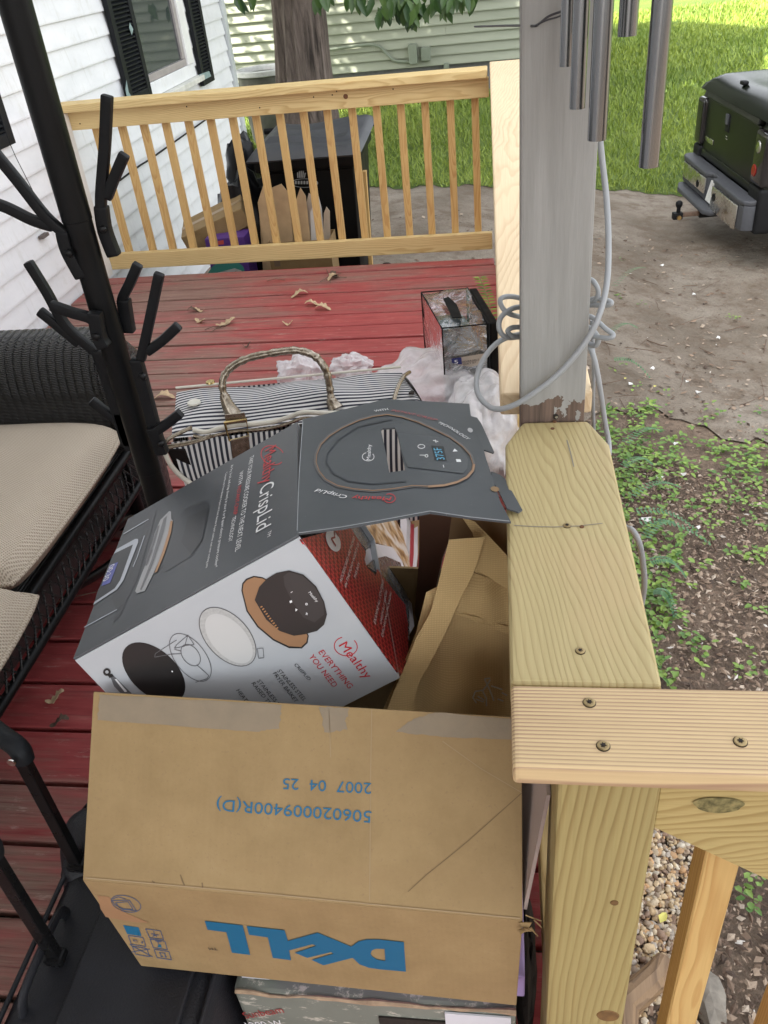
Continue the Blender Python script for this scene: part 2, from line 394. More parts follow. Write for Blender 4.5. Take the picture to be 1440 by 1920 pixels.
def cover():
    rng = random.Random(11); b = MB(); b2 = MB()
    def plant(px_, py_, big=1.0, which=None):
        p = on_g(px_, py_); k = rng.randint(4, 7); base = rng.random()*.6
        for i in range(k):
            a = rng.random()*6.28; h = rng.uniform(.015, .055)*big
            q = p+V((math.cos(a)*.028*rng.random(), math.sin(a)*.028*rng.random(), h))
            leaf(which or b, q, (math.cos(a), math.sin(a), rng.uniform(-.1, .45)), rng.uniform(.018, .036)*big, rng.uniform(.0075, .0145)*big, rng.uniform(0, .35), min(1, base+rng.random()*.5))
    n = 0
    while n < 430:
        x, y = rng.uniform(1120, 1460), rng.uniform(770, 1290)
        d = 0
        if y < 800+ (x-1140)*.05+ 20 and x > 1230: d = .15
        elif y < 900: d = .85
        elif y < 960: d = .5
        elif y < 1060: d = .25
        else: d = .06
        if x < 1140+ (y-770)*.24+55: d = max(d, .75)
        if 1290 < x < 1420 and 850 < y < 960: d = max(d, .7)
        if y > 1180: d *= .55
        if rng.random() < d: plant(x, y, rng.uniform(.8, 1.2)); n += 1
    for q in [(1168, 690), (1195, 730), (1150, 700), (1160, 560), (1200, 575), (1185, 735), (1165, 490), (1100+145, 745), (1375, 603), (1368, 600), (1380, 606), (1425, 935), (1330, 980)]: plant(*q, .8)
    for q in [(1390, 1668), (1418, 1680), (1400, 1700), (1435, 1660)]: plant(*q, .9)
    # ferny fronds close to the rail
    for (x, y, dx, dy) in [(1165, 905, 60, -20), (1180, 960, 95, -35), (1190, 990, 120, 20), (1205, 1040, 60, -45), (1215, 1085, 70, 10), (1195, 1010, 140, 25), (1170, 860, 70, -40), (1150, 560, 60, -50), (1140, 650, 55, -25), (1150, 700, 70, 20), (1225, 1140, 40, 30)]:
        a = on_g(x, y)+V((0, 0, .10)); e = on_g(x+dx, y+dy)+V((0, 0, .03)); m_ = 16
        for i in range(m_):
            p = a.lerp(e, i/m_)+V((0, 0, .05*math.sin(3.1*i/m_))); d = (e-a).normalized(); s_ = d.cross(V((0, 0, 1)))
            for sg in (-1, 1): leaf(b2, p, d*.4+s_*sg+V((0, 0, .1)), .03*(1-.5*i/m_), .007, .15, rng.random()*.7)
    stuff(tag(b.build('ground_cover', M_cover, smooth=True), 'low bright green weeds spreading over soil beside the deck', 'weeds'))
    stuff(tag(b2.build('fern_fronds', M_cover2, smooth=True), 'blue green feathery fronds against the deck side', 'weeds'))
cover()
M_yl = leafmat('yellow_leaf', (.62, .55, .09), (.7, .66, .2)); M_wp = plain('white_scrap', (.75, .75, .72), .6)
for i, (x, y, s_, lb) in enumerate([(1235, 1745, .04, 'curled yellow leaf lying on the pea gravel'), (1245, 1825, .045, 'yellow leaf with a torn edge on soil below gravel'), (1170, 722, .03, 'small upright yellow leaf near the ground cover'), (1225, 737, .032, 'flat yellow leaf on bare soil by a twig')]):
    b = MB(); p = on_g(x, y)+V((0, 0, .04)); leaf(b, p, (.5 if i != 1 else -.5, .8, .1), s_, s_*.33, .3, .4)
    tag(b.build('yellow_leaf', M_yl, smooth=True), lb, 'leaf')
for i, (x, y, s_) in enumerate([(1182, 730, .022), (1287, 725, .012), (1308, 745, .017), (1265, 842, .014), (1236, 906, .018), (1280, 900, .014), (1210, 985, .026), (1307, 1000, .012), (1240, 505, .02), (1222, 700, .018), (1345, 642, .02), (1300, 560, .02)]):
    p = on_g(x, y)+V((0, 0, .03)); b = MB(); a = i*1.3
    P = [p+V((math.cos(a+k*1.05)*s_*(.6+.5*((k*7+i) % 3)/2), math.sin(a+k*1.05)*s_*(.5+.4*((k*5+i) % 4)/3), .006*((k+i) % 3))) for k in range(6)]
    b.prism(P, (0, 0, -.002)); tag(b.build('paper_scrap', M_wp), 'small torn white paper scrap lying on the soil', 'paper scrap', 'white scraps on the soil')
# split log and broken concrete by the stair post
b = MB(); p0, p1 = on_g(1165, 1905), on_g(1225, 1850); p0.z += .05; p1.z += .05
b.tube([p0+V((-.02, -.14, 0)), p0, p1, p1+V((.03, .05, 0))], [.036, .04, .034, .02], 11); tag(b.build('split_log', wood('grey_log', 'Y', (.34, .22, .12), (.13, .075, .04), 60), bevel=.006), 'weathered split log on the soil beside the corner post', 'log')
for (x, y, s_, lb) in [(1325, 1880, .06, 'pale broken concrete lump behind the stair baluster'), (1345, 1905, .03, 'tiny pale concrete crumb next to the larger broken lump')]:
    b = MB(); p = on_g(x, y)+V((0, 0, s_*.4)); ic = bmesh.new(); bmesh.ops.create_icosphere(ic, subdivisions=2, radius=s_)
    rng = random.Random(int(x)); b.add([p+V((q.co.x*.7, q.co.y*1.3, q.co.z*.6))*rng.uniform(.85, 1.1)-p*(0) if False else p+V((q.co.x*.7, q.co.y*1.3, q.co.z*.6))*rng.uniform(.85, 1.12) for q in ic.verts], [[q.index for q in f.verts] for f in ic.faces]); ic.free()
    tag(b.build('concrete_lump', plain('old_concrete', (.24, .215, .18), .95, .3, 40, .6, 60)), lb, 'rubble')

# ================================================================== DECK
t = NT('red_deck_paint'); v = t.tc(rnd=20)
st = t.mapping(v, (1.2, 9, 9))
wear = t.noise(st, 2.2, 7, .68); wear2 = t.noise(t.tc(), 1.3, 3, .5)
sxy = t.n('SeparateXYZ'); geo = t.n('NewGeometry'); t.set(sxy.inputs[0], geo.outputs['Position'])
zone = t.noise(geo.outputs['Position'], .9, 2, .5)
wf = t.math('ADD', wear, t.math('MULTIPLY', t.math('SUBTRACT', zone, .5), 1.2)); wf = t.math('SUBTRACT', wf, t.ramp(sxy.outputs[0], [(0, 0), (1, 0)])); wf = t.math('SUBTRACT', wf, t.math('MULTIPLY', t.math('ADD', sxy.outputs[0], 1.0), .10))
red = t.ramp(t.noise(st, 6, 5, .6), [(.3, (.27, .038, .040)), (.6, (.385, .070, .068)), (.85, (.49, .155, .14))])
grn = t.mapping(v, (3, 90, 90)); wg = t.noise(grn, 1.6, 4, .6)
gry = t.ramp(wg, [(.3, (.13, .09, .065)), (.7, (.30, .225, .17))])
c = t.mix(t.ramp(wf, [(.44, 0), (.58, .5), (.74, .9)]), red, gry)
c = t.mix(t.ramp(t.noise(t.mapping(v, (5, 26, 26)), 3, 5, .7), [(.60, 0), (.70, .5)]), c, (.58, .42, .36))
c = t.mix(t.ramp(wg, [(.30, .55), (.42, 0)]), c, (.12, .02, .025))
oi = t.n('ObjectInfo'); c = t.mix(t.math('MULTIPLY', oi.outputs['Random'], .25), c, (.25, .05, .05))
M_deck = t.fin(c, t.ramp(wf, [(.45, .48), (.7, .8)]), t.bump(t.math('ADD', wg, t.math('MULTIPLY', wear, .8)), .45, .003))
DX0, DX1 = -2.285, .150
PITCH, YF = .14887, 4.325
deck = empty('deck', (-1.1, 1.7, -.1)); struct(deck)
fr = MB(); fr.box((DX0+.02, -1.4, -.24), (DX0+.06, 4.40, -.030)).box((DX1-.05, -1.4, -.24), (DX1-.012, 4.40, -.030)).box((DX0+.06, 4.365, -.24), (DX1-.05, 4.40, -.030))
for x in (-1.7, -1.15, -.6): fr.box((x, -1.4, -.24), (x+.04, 4.365, -.030))
fr.build('joist_frame', plain('dark_joist', (.07, .045, .035), .9), deck)
sk = MB().box((DX1-.012, -1.4, -1.1), (DX1-.004, 4.40, -.031)); sk.build('added_skirt', bpy.data.materials['dark_joist'], deck); MB().box((DX0+.06, 4.401, -.75), (DX1-.05, 4.41, -.031)).build('added_skirt', bpy.data.materials['dark_joist'], deck)  # unseen skirts added to keep light from under the deck and darken plank gaps
for x in (-2.2, -1.1, .03):
    for y in (-1.2, 1.6, 4.3): MB().box((x, y-.05, gz(x, y)-.05), (x+.09, y+.04, -.242)).build('footing_post', plain('dark_joist2', (.07, .045, .035), .9) if (x, y) == (-2.2, -1.2) else bpy.data.materials['dark_joist2'], deck)
def board(name, lo, hi, mat, parent, bev=.004, seg=2): return MB().box(lo, hi).build(name, mat, parent, bevel=bev, seg=seg, smooth=False)
for k in range(38):
    y1 = YF - k*PITCH; y0 = y1-PITCH+.0125
    if y1 < -1.3: break
    dz = random.uniform(-.002, .002)
    board('plank', (DX0+random.uniform(0, .006), y0+random.uniform(-.001, .001), -.026+dz), (DX1+random.uniform(-.004, .004), y1, dz), M_deck, deck, .005)
board('edge_board', (DX0, YF+.008, -.03), (-.03, YF+.098, .004), M_deck, deck, .006)

# ================================================================== RAILINGS
M_hole = ink('dark_hole', (.02, .014, .01), .9)
far = empty('back_railing', (-1.15, 4.5, 0)); tag(far, 'new yellow pine railing across the far end of the deck', 'railing')
board('cap_rail', (-2.285, 4.455, .862), (-.052, 4.595, .900), WX, far, .006, 3)
board('top_rail', (-2.262, 4.50, .772), (-.046, 4.538, .8605), WX, far, .004)
board('bottom_rail', (-2.222, 4.50, .025), (-.040, 4.538, .114), WX, far, .004)
bx = [(165, 240), (214, 237), (255, 233), (297, 231), (340, 228), (382, 225), (424, 223), (468, 219), (513, 215), (558, 212), (603, 208), (650, 204), (696, 200), (742, 196), (788, 192), (836, 188), (883, 183)]
for q in bx:
    p = on_y(q[0], q[1], 4.50); board('baluster', (p.x, 4.540, .035), (p.x+.036, 4.576, .860), WZ, far, .002, 1)
for q in [(135+15, 232), (487, 202), (623, 178), (631, 171), (588, 182), (737, 167), (345+5, 150+50)]:
    p = on_y(*q, 4.499); MB().lathe(p, [(.0035, -.001), (.0035, .001)], 10, (0, -1, 0)).build('screw_hole', M_hole, far)
p = on_y(648, 181, 4.499); MB().lathe(p, [(.012, -.001), (.011, .0012)], 14, (0, -1, 0)).build('knot', plain('knot', (.16, .07, .03), .8), far)
board('wall_post', (-2.283, 4.41, .001), (-2.222, 4.498, .8605), plain('white_post', (.72, .70, .66), .6, .08, 8), far, .003)
side = empty('side_railing', (.07, 2.9, 0)); tag(side, 'pale pine railing cap running from grey post to far deck corner', 'railing')
M_ply = wood('pale_pine_y', 'Y', (.74, .58, .37), (.56, .38, .21), 70, (.0, -.02), (.12, .05), wob=.02, contrast=.8)
b = MB(); b.hexa([(-.002, 1.155, .844), (.138, 1.155, .844), (.112, 4.70, .861), (-.042, 4.70, .861), (-.002, 1.155, .882), (.138, 1.155, .882), (.112, 4.70, .902), (-.042, 4.70, .902)])
b.build('cap_rail', M_ply, side, bevel=.006, seg=3)
board('top_rail', (.05, 1.165, .757), (.088, 4.44, .843), WY, side); board('bottom_rail', (.05, 1.165, .03), (.088, 4.44, .118), WY, side)
board('corner_post', (.01, 4.45, -.6), (.098, 4.538, .8605), WZ, side)
for k in range(24): board('baluster', (.09, 1.30+k*.13, .035), (.126, 1.336+k*.13, .842), WZ, side, .002, 1)
near = empty('near_side_railing', (.07, .82, 0)); tag(near, 'thick treated pine railing cap with clipped corners against the grey post', 'railing')
b = MB(); z0, z1 = .844, .882
P = [(.006, .558), (.147, .558), (.146, 1.000), (.1235, 1.066), (.030, 1.066), (.005, 1.005)]
b.prism([(x, y, z0) for x, y in P], (0, 0, z1-z0)); b.build('cap_rail', TY, near, bevel=.007, seg=3)
board('top_rail', (.06, .575, .757), (.098, 1.065, .843), WY, near); board('bottom_rail', (.06, .575, .03), (.098, 1.065, .118), WY, near)
for y in (.66, .79, .92): board('baluster', (.10, y, .035), (.136, y+.036, .842), WZ, near, .002, 1)
M_screw = plain('bronze_screw', (.35, .26, .13), .35, .2, 60, 0, Metallic=.8)
def screw(p, n, parent, r=.006):
    p, n = V(p), V(n)
    MB().lathe(p-n*.001, [(r*1.12, 0), (r*1.12, .0014)], 18, n).build('screw_recess', M_hole, parent)
    MB().lathe(p-n*.001, [(r, 0), (r, .0022), (r*.8, .0026)], 18, n).build('screw_head', M_screw, parent)
    s_ = MB(); u = n.orthogonal().normalized(); w_ = n.cross(u)
    st_ = [p+n*.0019+(u*math.cos(a*math.pi/6)+w_*math.sin(a*math.pi/6))*r*(.55 if a % 2 == 0 else .28) for a in range(12)]
    s_.prism(st_, n*.0003); s_.build('screw_socket', M_hole, parent)
for q in [(1063, 986), (1088, 1221)]: screw(on_z(*q, z1), (0, 0, 1), near, .0045)
for q in [(1040, 790), (1036, 803), (1091, 987)]:
    p = on_z(*q, z1+.0008); MB().lathe(p, [(.003, -.001), (.0025, .0004)], 9).build('nail_hole', plain('rust', (.14, .06, .025), .9) if 'rust' not in bpy.data.materials else bpy.data.materials['rust'], near)
front = empty('front_railing', (.3, .5, -.8)); tag(front, 'new pine stair railing with a flat cap and knotty rail', 'railing')
board('cap_rail', (.0065, .460, .858), (1.35, .5555, .8835), TX, front, .006, 3)
for q in [(1105, 1318), (1131, 1399), (1388, 1391)]: screw(on_z(*q, .8835), (0, 0, 1), front, .0055)
board('corner_post', (.0475, .480, -.62), (.1385, .569, .857), TZ, front, .004)
kp = on_y(1140, 1905, .4795); MB().lathe(kp, [(.014, -.001), (.0125, .0006)], 18, (0, -1, 0)).build('knot', plain('knot2', (.17, .09, .03), .8, .4, 80), front)
kp = on_y(1152, 1693, .4795); MB().lathe(kp, [(.0045, -.001), (.004, .0006)], 12, (0, -1, 0)).build('knot', bpy.data.materials['knot2'], front)
a, e = on_y(1235, 1558, .492), on_y(1440, 1652, .492); dz = (e.z-a.z)/(e.x-a.x)
def rl(x): return a.z + dz*(x-a.x)
M_knotty = wood('knotty_rail', 'X', (.47, .36, .15), (.29, .195, .065), 110, (.0, .01), (.3, .1), wob=.02)
b = MB(); b.prism([(.1395, .492, .857), (.1395, .492, rl(.1395)), (1.3, .492, rl(1.3)), (1.3, .492, .857)], (0, .038, 0)); b.build('top_rail', M_knotty, front, bevel=.002, seg=1)
kp = on_y(1347, 1508, .4915); b = MB(); b.grid(lambda u, v_: kp + V((math.cos(u*6.2832)*.022*v_*(1+.07*math.sin(u*31)), -.0008-.0006*(1-v_), math.sin(u*6.2832)*.0115*v_*(1+.1*math.sin(u*19)))), 36, 4, True)
t = NT('green_knot'); c = t.ramp(t.noise(t.tc(), 130, 4), [(.35, (.07, .06, .02)), (.6, (.24, .20, .08)), (.8, (.32, .24, .10))]); M_gk = t.fin(c, .7); b.build('knot', M_gk, front)
for k, X0 in enumerate([.2085, .335, .46, .585, .71]):
    board('baluster', (X0, .531, -.5-.09*k), (X0+.037, .568, .80), WZ, front, .002, 1)
b = MB(); b.hexa([(.1395, .494, .03), (1.3, .494, -.6), (1.3, .530, -.6), (.1395, .530, .03), (.1395, .494, .12), (1.3, .494, -.51), (1.3, .530, -.51), (.1395, .530, .12)]); b.build('bottom_rail', WX, front, bevel=.003)

# ================================================================== PORCH POST AND ROOF
t = NT('grey_post_paint'); v = t.tc()
c = t.ramp(t.noise(t.mapping(v, (40, 40, 3)), 1.4, 6, .65), [(.3, (.235, .231, .218)), (.5, (.275, .271, .256)), (.75, (.32, .315, .30))])
c = t.mix(t.ramp(t.noise(v, 18, 4, .6), [(.58, 0), (.75, .4)]), c, (.27, .265, .25))
geo = t.n('NewGeometry'); sx = t.n('SeparateXYZ'); t.set(sx.inputs[0], geo.outputs['Position'])
nz = t.math('MULTIPLY', t.math('SUBTRACT', t.noise(t.mapping(geo.outputs['Position'], (34, 34, 24)), 1, 4, .62), .5), .07)
mask = t.math('LESS_THAN', t.math('ADD', sx.outputs[2], nz), .913)
fleck = t.math('GREATER_THAN', t.noise(t.mapping(geo.outputs['Position'], (70, 70, 45)), 1, 4, .6), .56)
mask = t.math('MULTIPLY', mask, t.math('SUBTRACT', 1, t.math('MULTIPLY', fleck, t.math('GREATER_THAN', sx.outputs[0], .075))))
bare = t.ramp(t.noise(t.mapping(v, (130, 130, 5)), 1, 5, .6), [(.3, (.06, .04, .03)), (.6, (.15, .10, .075)), (.8, (.24, .17, .13))])
c = t.mix(mask, c, bare)
M_gp = t.fin(c, .6, t.bump(t.math('SUBTRACT', t.noise(t.mapping(v, (60, 60, 4)), 1.5, 5, .6), t.math('MULTIPLY', mask, .8)), .35, .003))
gp = empty('porch_post', (.076, 1.115, 0)); tag(gp, 'peeling grey painted porch post rising between the railing caps', 'post')
b = MB(); b.hexa([(.0306, 1.0685, .001), (.1225, 1.0685, .001), (.1225, 1.153, .001), (.0306, 1.153, .001), (.0215, 1.0685, 2.55), (.1095, 1.0685, 2.55), (.1095, 1.153, 2.55), (.0215, 1.153, 2.55)])
b.build('shaft', M_gp, gp, bevel=.004)
p = on_y(1042, 781, 1.0675); MB().lathe(p, [(.004, -.001), (.004, .001)], 12, (0, -1, 0)).build('bolt_hole', M_hole, gp)
MB().lathe(p+V((.001, 0, 0)), [(.0022, 0), (.002, .002)], 12, (0, -1, 0)).build('bolt', plain('steel_bolt', (.5, .5, .5), .3, .1, 50, 0, Metallic=1), gp)
roof = empty('porch_roof', (-1.1, 0, 2.55)); tag(roof, 'porch roof and beam carried by the grey post', 'roof')
M_rw = plain('roof_white', (.55, .55, .53), .7)
board('beam', (.015, -3.2, 2.552), (.125, 1.30, 2.70), M_rw, roof); board('ceiling', (-2.28, -3.2, 2.702), (.22, 1.36, 2.75), M_rw, roof)
board('shingle_deck', (-2.28, -3.25, 2.752), (.28, 1.42, 2.80), plain('shingle', (.08, .08, .08), .9), roof)

# ================================================================== WHITE HOUSE
WXP = -2.30
t = NT('white_vinyl'); v = t.tc(rnd=5)
c = t.ramp(t.noise(t.mapping(v, (1, 2, 5)), 1.6, 5, .6), [(.3, (.70, .715, .73)), (.7, (.80, .81, .82))])
c = t.mix(t.ramp(t.noise(v, 9, 6, .7), [(.55, 0), (.8, .45)]), c, (.5, .49, .42)); c = t.mix(t.ramp(t.noise(t.mapping(v, (30, 30, 3)), 1, 4, .6), [(.58, 0), (.75, .3)]), c, (.45, .45, .40))
M_vin = t.fin(c, .45, t.bump(t.noise(t.mapping(v, (20, 2, 60)), 2, 4), .06, .002))
house = empty('white_house', (-4.5, 2, -.6)); tag(house, 'white vinyl sided house with black shutters along the deck', 'house')
MB().box((-9, -6, -.75), (WXP-.016, 7.90, 5.6)).build('wall', M_vin, house)
LAP = .119
def lap(b, y0, y1, z):
    b.add([(WXP-.016, y0, z), (WXP+.004, y0, z-.003), (WXP+.004, y0, z+.006), (WXP-.012, y0, z+LAP+.004), (WXP-.016, y0, z+LAP+.004),
           (WXP-.016, y1, z), (WXP+.004, y1, z-.003), (WXP+.004, y1, z+.006), (WXP-.012, y1, z+LAP+.004), (WXP-.016, y1, z+LAP+.004)],
          [(0, 1, 2, 3, 4), (9, 8, 7, 6, 5), (0, 5, 6, 1), (1, 6, 7, 2), (2, 7, 8, 3), (3, 8, 9, 4)])
# window opening
WY0, WY1, WZ0 = 5.86, 6.72, .80
for k in range(-13, 9):
    z = 1.012 + k*LAP
    if z+LAP > WZ0-.05:
        for y0, y1 in ((1.2, 5.84), (6.90, 7.885)):
            b = MB(); lap(b, y0, y1, z); b.build('siding_board', M_vin, house)
    else:
        cut = 4.2+((k*37) % 17)*.13
        for y0, y1 in ((1.2, cut), (cut+.003, 7.885)):
            b = MB(); lap(b, y0, y1, z); b.build('siding_board', M_vin, house)
board('corner_trim', (WXP-.05, 7.89, -.7), (WXP+.022, 7.975, 5.6), plain('grey_trim', (.50, .53, .53), .55, .15, 6), house, .004)
MB().box((-9.4, -6.4, 5.6), (-1.95, 8.3, 5.75)).build('eaves', M_rw, house)
b = MB(); b.prism([(-9.4, -6.4, 5.752), (-1.95, -6.4, 5.752), (-5.6, -6.4, 7.6)], (0, 14.7, 0)); b.build('roof', bpy.data.materials['shingle'], house)
win = board('window', (WXP-.015, WY0-.02, WZ0-.09), (WXP+.012, WY1+.17, WZ0-.002), M_vin, house)
M_wfr = plain('window_white', (.78, .78, .76), .4, .06, 10)
board('window_frame', (WXP-.015, WY1+.02, WZ0), (WXP+.02, WY1+.17, 2.3), M_wfr, win); board('window_frame', (WXP-.015, WY0-.02, WZ0), (WXP+.016, WY0, 2.3), M_wfr, win)
board('sash', (WXP-.013, WY0, WZ0), (WXP+.008, WY1+.018, WZ0+.045), plain('sash_grey', (.33, .30, .29), .5), win)
for y in (WY0+.001, WY1-.045): board('sash', (WXP-.013, y, WZ0+.047), (WXP+.006, y+.06, 2.3), bpy.data.materials['sash_grey'], win)
MB().box((WXP-.0145, WY0+.062, WZ0+.047), (WXP-.009, WY1-.047, 2.3)).build('pane', NT('window_glass').fin((.035, .045, .045), .04, Specular_IOR_Level=.9), win)
board('sill', (WXP-.01, WY0-.0, WZ0-.13), (WXP+.06, WY1+.22, WZ0-.092), plain('mossy_sill', (.62, .62, .56), .6, .2, 12), win, .006)
M_sh = plain('black_shutter', (.028, .031, .036), .5, .25, 14, .15)
def shutter(y0, y1, z0, z1, nm, lbl):
    s_ = MB(); 
    for a_, b_ in ((y0, y0+.06), (y1-.06, y1)): s_.box((WXP+.004, a_, z0), (WXP+.036, b_, z1))
    s_.box((WXP+.004, y0+.06, z0), (WXP+.036, y1-.06, z0+.055)).box((WXP+.004, y0+.06, z1-.055), (WXP+.036, y1-.06, z1)).box((WXP+.004, y0+.06, z0+.055), (WXP+.010, y1-.06, z1-.055))
    o = s_.build(nm, M_sh, house, bevel=.003, seg=1); o['label'] = lbl
    z = z0+.06
    while z < min(z1-.07, 1.75):
        MB().hexa([(WXP+.011, y0+.061, z+.012), (WXP+.031, y0+.061, z), (WXP+.031, y1-.061, z), (WXP+.011, y1-.061, z+.012), (WXP+.011, y0+.061, z+.018), (WXP+.031, y0+.061, z+.006), (WXP+.031, y1-.061, z+.006), (WXP+.011, y1-.061, z+.018)]).build('louver', M_sh, o)
        z += .0235
shutter(5.46, 5.85, .735, 2.2, 'shutter', 'black louvered shutter left of the window'); shutter(6.955, 7.26, .625, 2.2, 'shutter', 'black louvered shutter with chipped green corner right of the window')
shutter(3.55, 3.985, .82, 2.2, 'shutter', 'black shutter at the near window')
M_chip = plain('faded_green', (.22, .30, .29), .7, .3, 60)
for q in [[(373, 140), (392, 133), (396, 143), (374, 154)], [(237, 150), (241, 172), (246, 181), (238, 182), (235, 168)], [(243, 42), (250, 55), (247, 66), (242, 52)]]:
    MB().prism([on_x(x, y, WXP+.0365) for x, y in q], (.0008, 0, 0)).build('paint_chip', M_chip, house)
wp = [on_x(x, y, WXP+.012) for x, y in [(225, 338), (260, 312), (282, 298), (330, 264), (378, 230), (400, 214)]]
MB().tube(smooth_path(wp), .006, 8).build('wall_cable', plain('black_cable', (.02, .02, .02), .5), house)
wp = [on_x(x, y, WXP+.016) for x, y in [(18, 268), (30, 295), (45, 325), (60, 355), (72, 378)]]
MB().tube(smooth_path(wp), .002, 6).build('wall_cable', bpy.data.materials['black_cable'], house)
p = on_x(82, 442, WXP+.012); MB().obox(p, ((0, 1, 0), (0, 0, 1), (1, 0, 0)), (.035, .008, .012)).build('hook', plain('rusty_hook', (.12, .10, .09), .7), house)

# unseen woods added beyond the lawn to darken reflections and cut low skylight
b = MB(); rng = random.Random(61)
for k in range(9000):
    x = rng.uniform(-35, 60); h = (9+4*mn_(x*.22)+2.5*mn_(x*.7+5))
    q = V((x, 46+rng.uniform(-3, 3), -1+rng.random()**.8*h)); leaf(b, q, (rng.uniform(-1, 1), rng.uniform(-.5, .5), rng.uniform(-1, .4)), rng.uniform(.8, 1.5), rng.uniform(.35, .6), .2, rng.random())
stuff(tag(b.build('added_woods', leafmat('far_leaf', (.02, .06, .012), (.07, .13, .03)), smooth=True), 'unseen green woods added far beyond the lawn for dark reflections', 'woods'))
# ================================================================== NEIGHBOUR HOUSE
NY = 13.8
t = NT('pale_green_vinyl'); v = t.tc(rnd=4)
M_nv = t.fin(t.ramp(t.noise(t.mapping(v, (.6, 1, 3)), 1.5, 4), [(.3, (.30, .32, .24)), (.7, (.36, .38, .29))]), .45, t.bump(t.noise(v, 12, 4), .05, .004))
nh = empty('neighbour_house', (-6, 17, -.6)); tag(nh, 'pale green sided neighbour house standing beyond the lawn', 'house')
NX1 = .75
MB().box((-14, NY+.02, -.12), (NX1, 22, 3.0)).build('wall', M_nv, nh)
MB().box((-13.95, NY+.06, -1.3), (NX1-.05, 21.9, -.122)).build('foundation', plain('grey_foundation', (.17, .17, .17), .9), nh)
for k in range(0, 24):
    z = -.20+k*.1285
    for y0, y1 in ((-14, -3.9+((k*29) % 13)*.35), (-3.897+((k*29) % 13)*.35, NX1+.01)):
        MB().add([(y0, NY+.02, z), (y0, NY-.006, z-.002), (y0, NY-.006, z+.012), (y0, NY+.014, z+.133), (y1, NY+.02, z), (y1, NY-.006, z-.002), (y1, NY-.006, z+.012), (y1, NY+.014, z+.133)], [(0, 1, 2, 3), (7, 6, 5, 4), (0, 4, 5, 1), (1, 5, 6, 2), (2, 6, 7, 3)]) if False else None
        b = MB(); b.add([(y0, NY+.02, z), (y0, NY-.034, z-.004), (y0, NY-.034, z+.008), (y0, NY+.010, z+.1325), (y1, NY+.02, z), (y1, NY-.034, z-.004), (y1, NY-.034, z+.008), (y1, NY+.010, z+.1325)], [(0, 1, 2, 3), (7, 6, 5, 4), (0, 4, 5, 1), (1, 5, 6, 2), (2, 6, 7, 3)])
        b.build('siding_board', M_nv, nh)
b = MB(); b.prism([(-14.4, NY-.5, 3.0), (-14.4, 22.4, 3.0), (-14.4, 18, 5.2)], (NX1+14.9, 0, 0)); b.build('roof', bpy.data.materials['shingle'], nh)
M_ub = plain('utility_box', (.22, .25, .19), .5, .08, 6)
def facebox(q0, q1, d, nm, par=nh):
    a_, b_ = on_y(*q0, NY-.036), on_y(*q1, NY-.036)
    return MB().box((min(a_.x, b_.x), NY-.036-d, min(a_.z, b_.z)), (max(a_.x, b_.x), NY-.0, max(a_.z, b_.z))).build(nm, M_ub, par, bevel=.012)
ub = facebox((766, 82), (784, 118), .12, 'meter_box'); ub2 = facebox((789, 88), (808, 112), .09, 'junction_box')
cp = [on_y(x, y, NY-.062) for x, y in [(590, 97), (640, 90), (690, 84), (712, 88), (728, 104), (742, 114), (768, 116)]]
MB().tube(smooth_path(cp), .022, 8).build('conduit', M_ub, nh)
facebox((832, 118), (842, 128), .06, 'outlet')
# weathered tub behind the tree
tp = on_g(495, 300); b = MB(); q = on_y(495, 133, 11.2); q.z = gz(q.x, 11.2)
tb = tag(empty('garden_tub', (q.x, 11.2, q.z)), 'weathered round grey tub with a white rim behind the tree', 'tub')
h = on_y(495, 128, 11.2).z-q.z
MB().lathe(q, [(.26, 0), (.31, h*.6), (.335, h-.05)], 28).build('tub_body', plain('grey_tub', (.12, .12, .10), .8, .5, 5, .2, 20), tb, smooth=True)
MB().lathe(q, [(.33, h-.06), (.37, h-.05), (.375, h), (.34, h+.01), (.31, h-.01), (.3, h-.08)], 32, cap=False).build('tub_rim', plain('white_rim', (.7, .7, .68), .6), tb, smooth=True)
MB().lathe(q, [(.30, h-.075), (.01, h-.03)], 28).build('soil', bpy.data.materials['dirt'], tb)

# ================================================================== TREE
t = NT('bark'); v = t.tc()
f = t.noise(t.mapping(v, (8, 8, .9)), 2.0, 7, .66, .5)
M_bark = t.fin(t.ramp(f, [(.33, (.03, .022, .018)), (.5, (.13, .10, .085)), (.7, (.24, .19, .165))]), .95, t.bump(f, 1, .06))
TP = on_y(552, 60, 10.0); tz = gz(TP.x, 10.0)
tree = empty('shade_tree', (TP.x, 10, tz)); tag(tree, 'large shaggy barked tree with a broad leafy crown on the lawn', 'tree')
from mathutils import noise as mn
def trunkf(u, v_):
    h = v_*6.2; a = u*2*math.pi; r = .285*(1-.045*h)+.16*math.exp(-h*2.6)
    k = mn.noise(V((math.cos(a)*5, math.sin(a)*5, h*.45)))*.5+abs(mn.noise(V((math.cos(a)*11, math.sin(a)*11, h*.8))))*.6
    r *= 1+.20*k
    return (TP.x+.05*h+math.cos(a)*r - .0, 10+math.sin(a)*r, tz-.05+h)
MB().grid(trunkf, 90, 90, True).build('trunk', M_bark, tree, smooth=True)
b = MB(); rng = random.Random(21); tips = []
for i in range(11):
    a = i*2.4+.3; h = 2.6+.33*i; p = V((TP.x+.05*h, 10, tz+h)); pts = [p]
    d = V((math.cos(a), math.sin(a), .35)); L = rng.uniform(2.4, 4.2)*(1-.04*i)
    for k in range(5): d = (d+V((rng.uniform(-.2, .2), rng.uniform(-.2, .2), rng.uniform(-.1, .16)))).normalized(); pts.append(pts[-1]+d*L/5); tips.append(pts[-1])
    b.tube(pts, [.09, .07, .05, .035, .02, .01], 7)
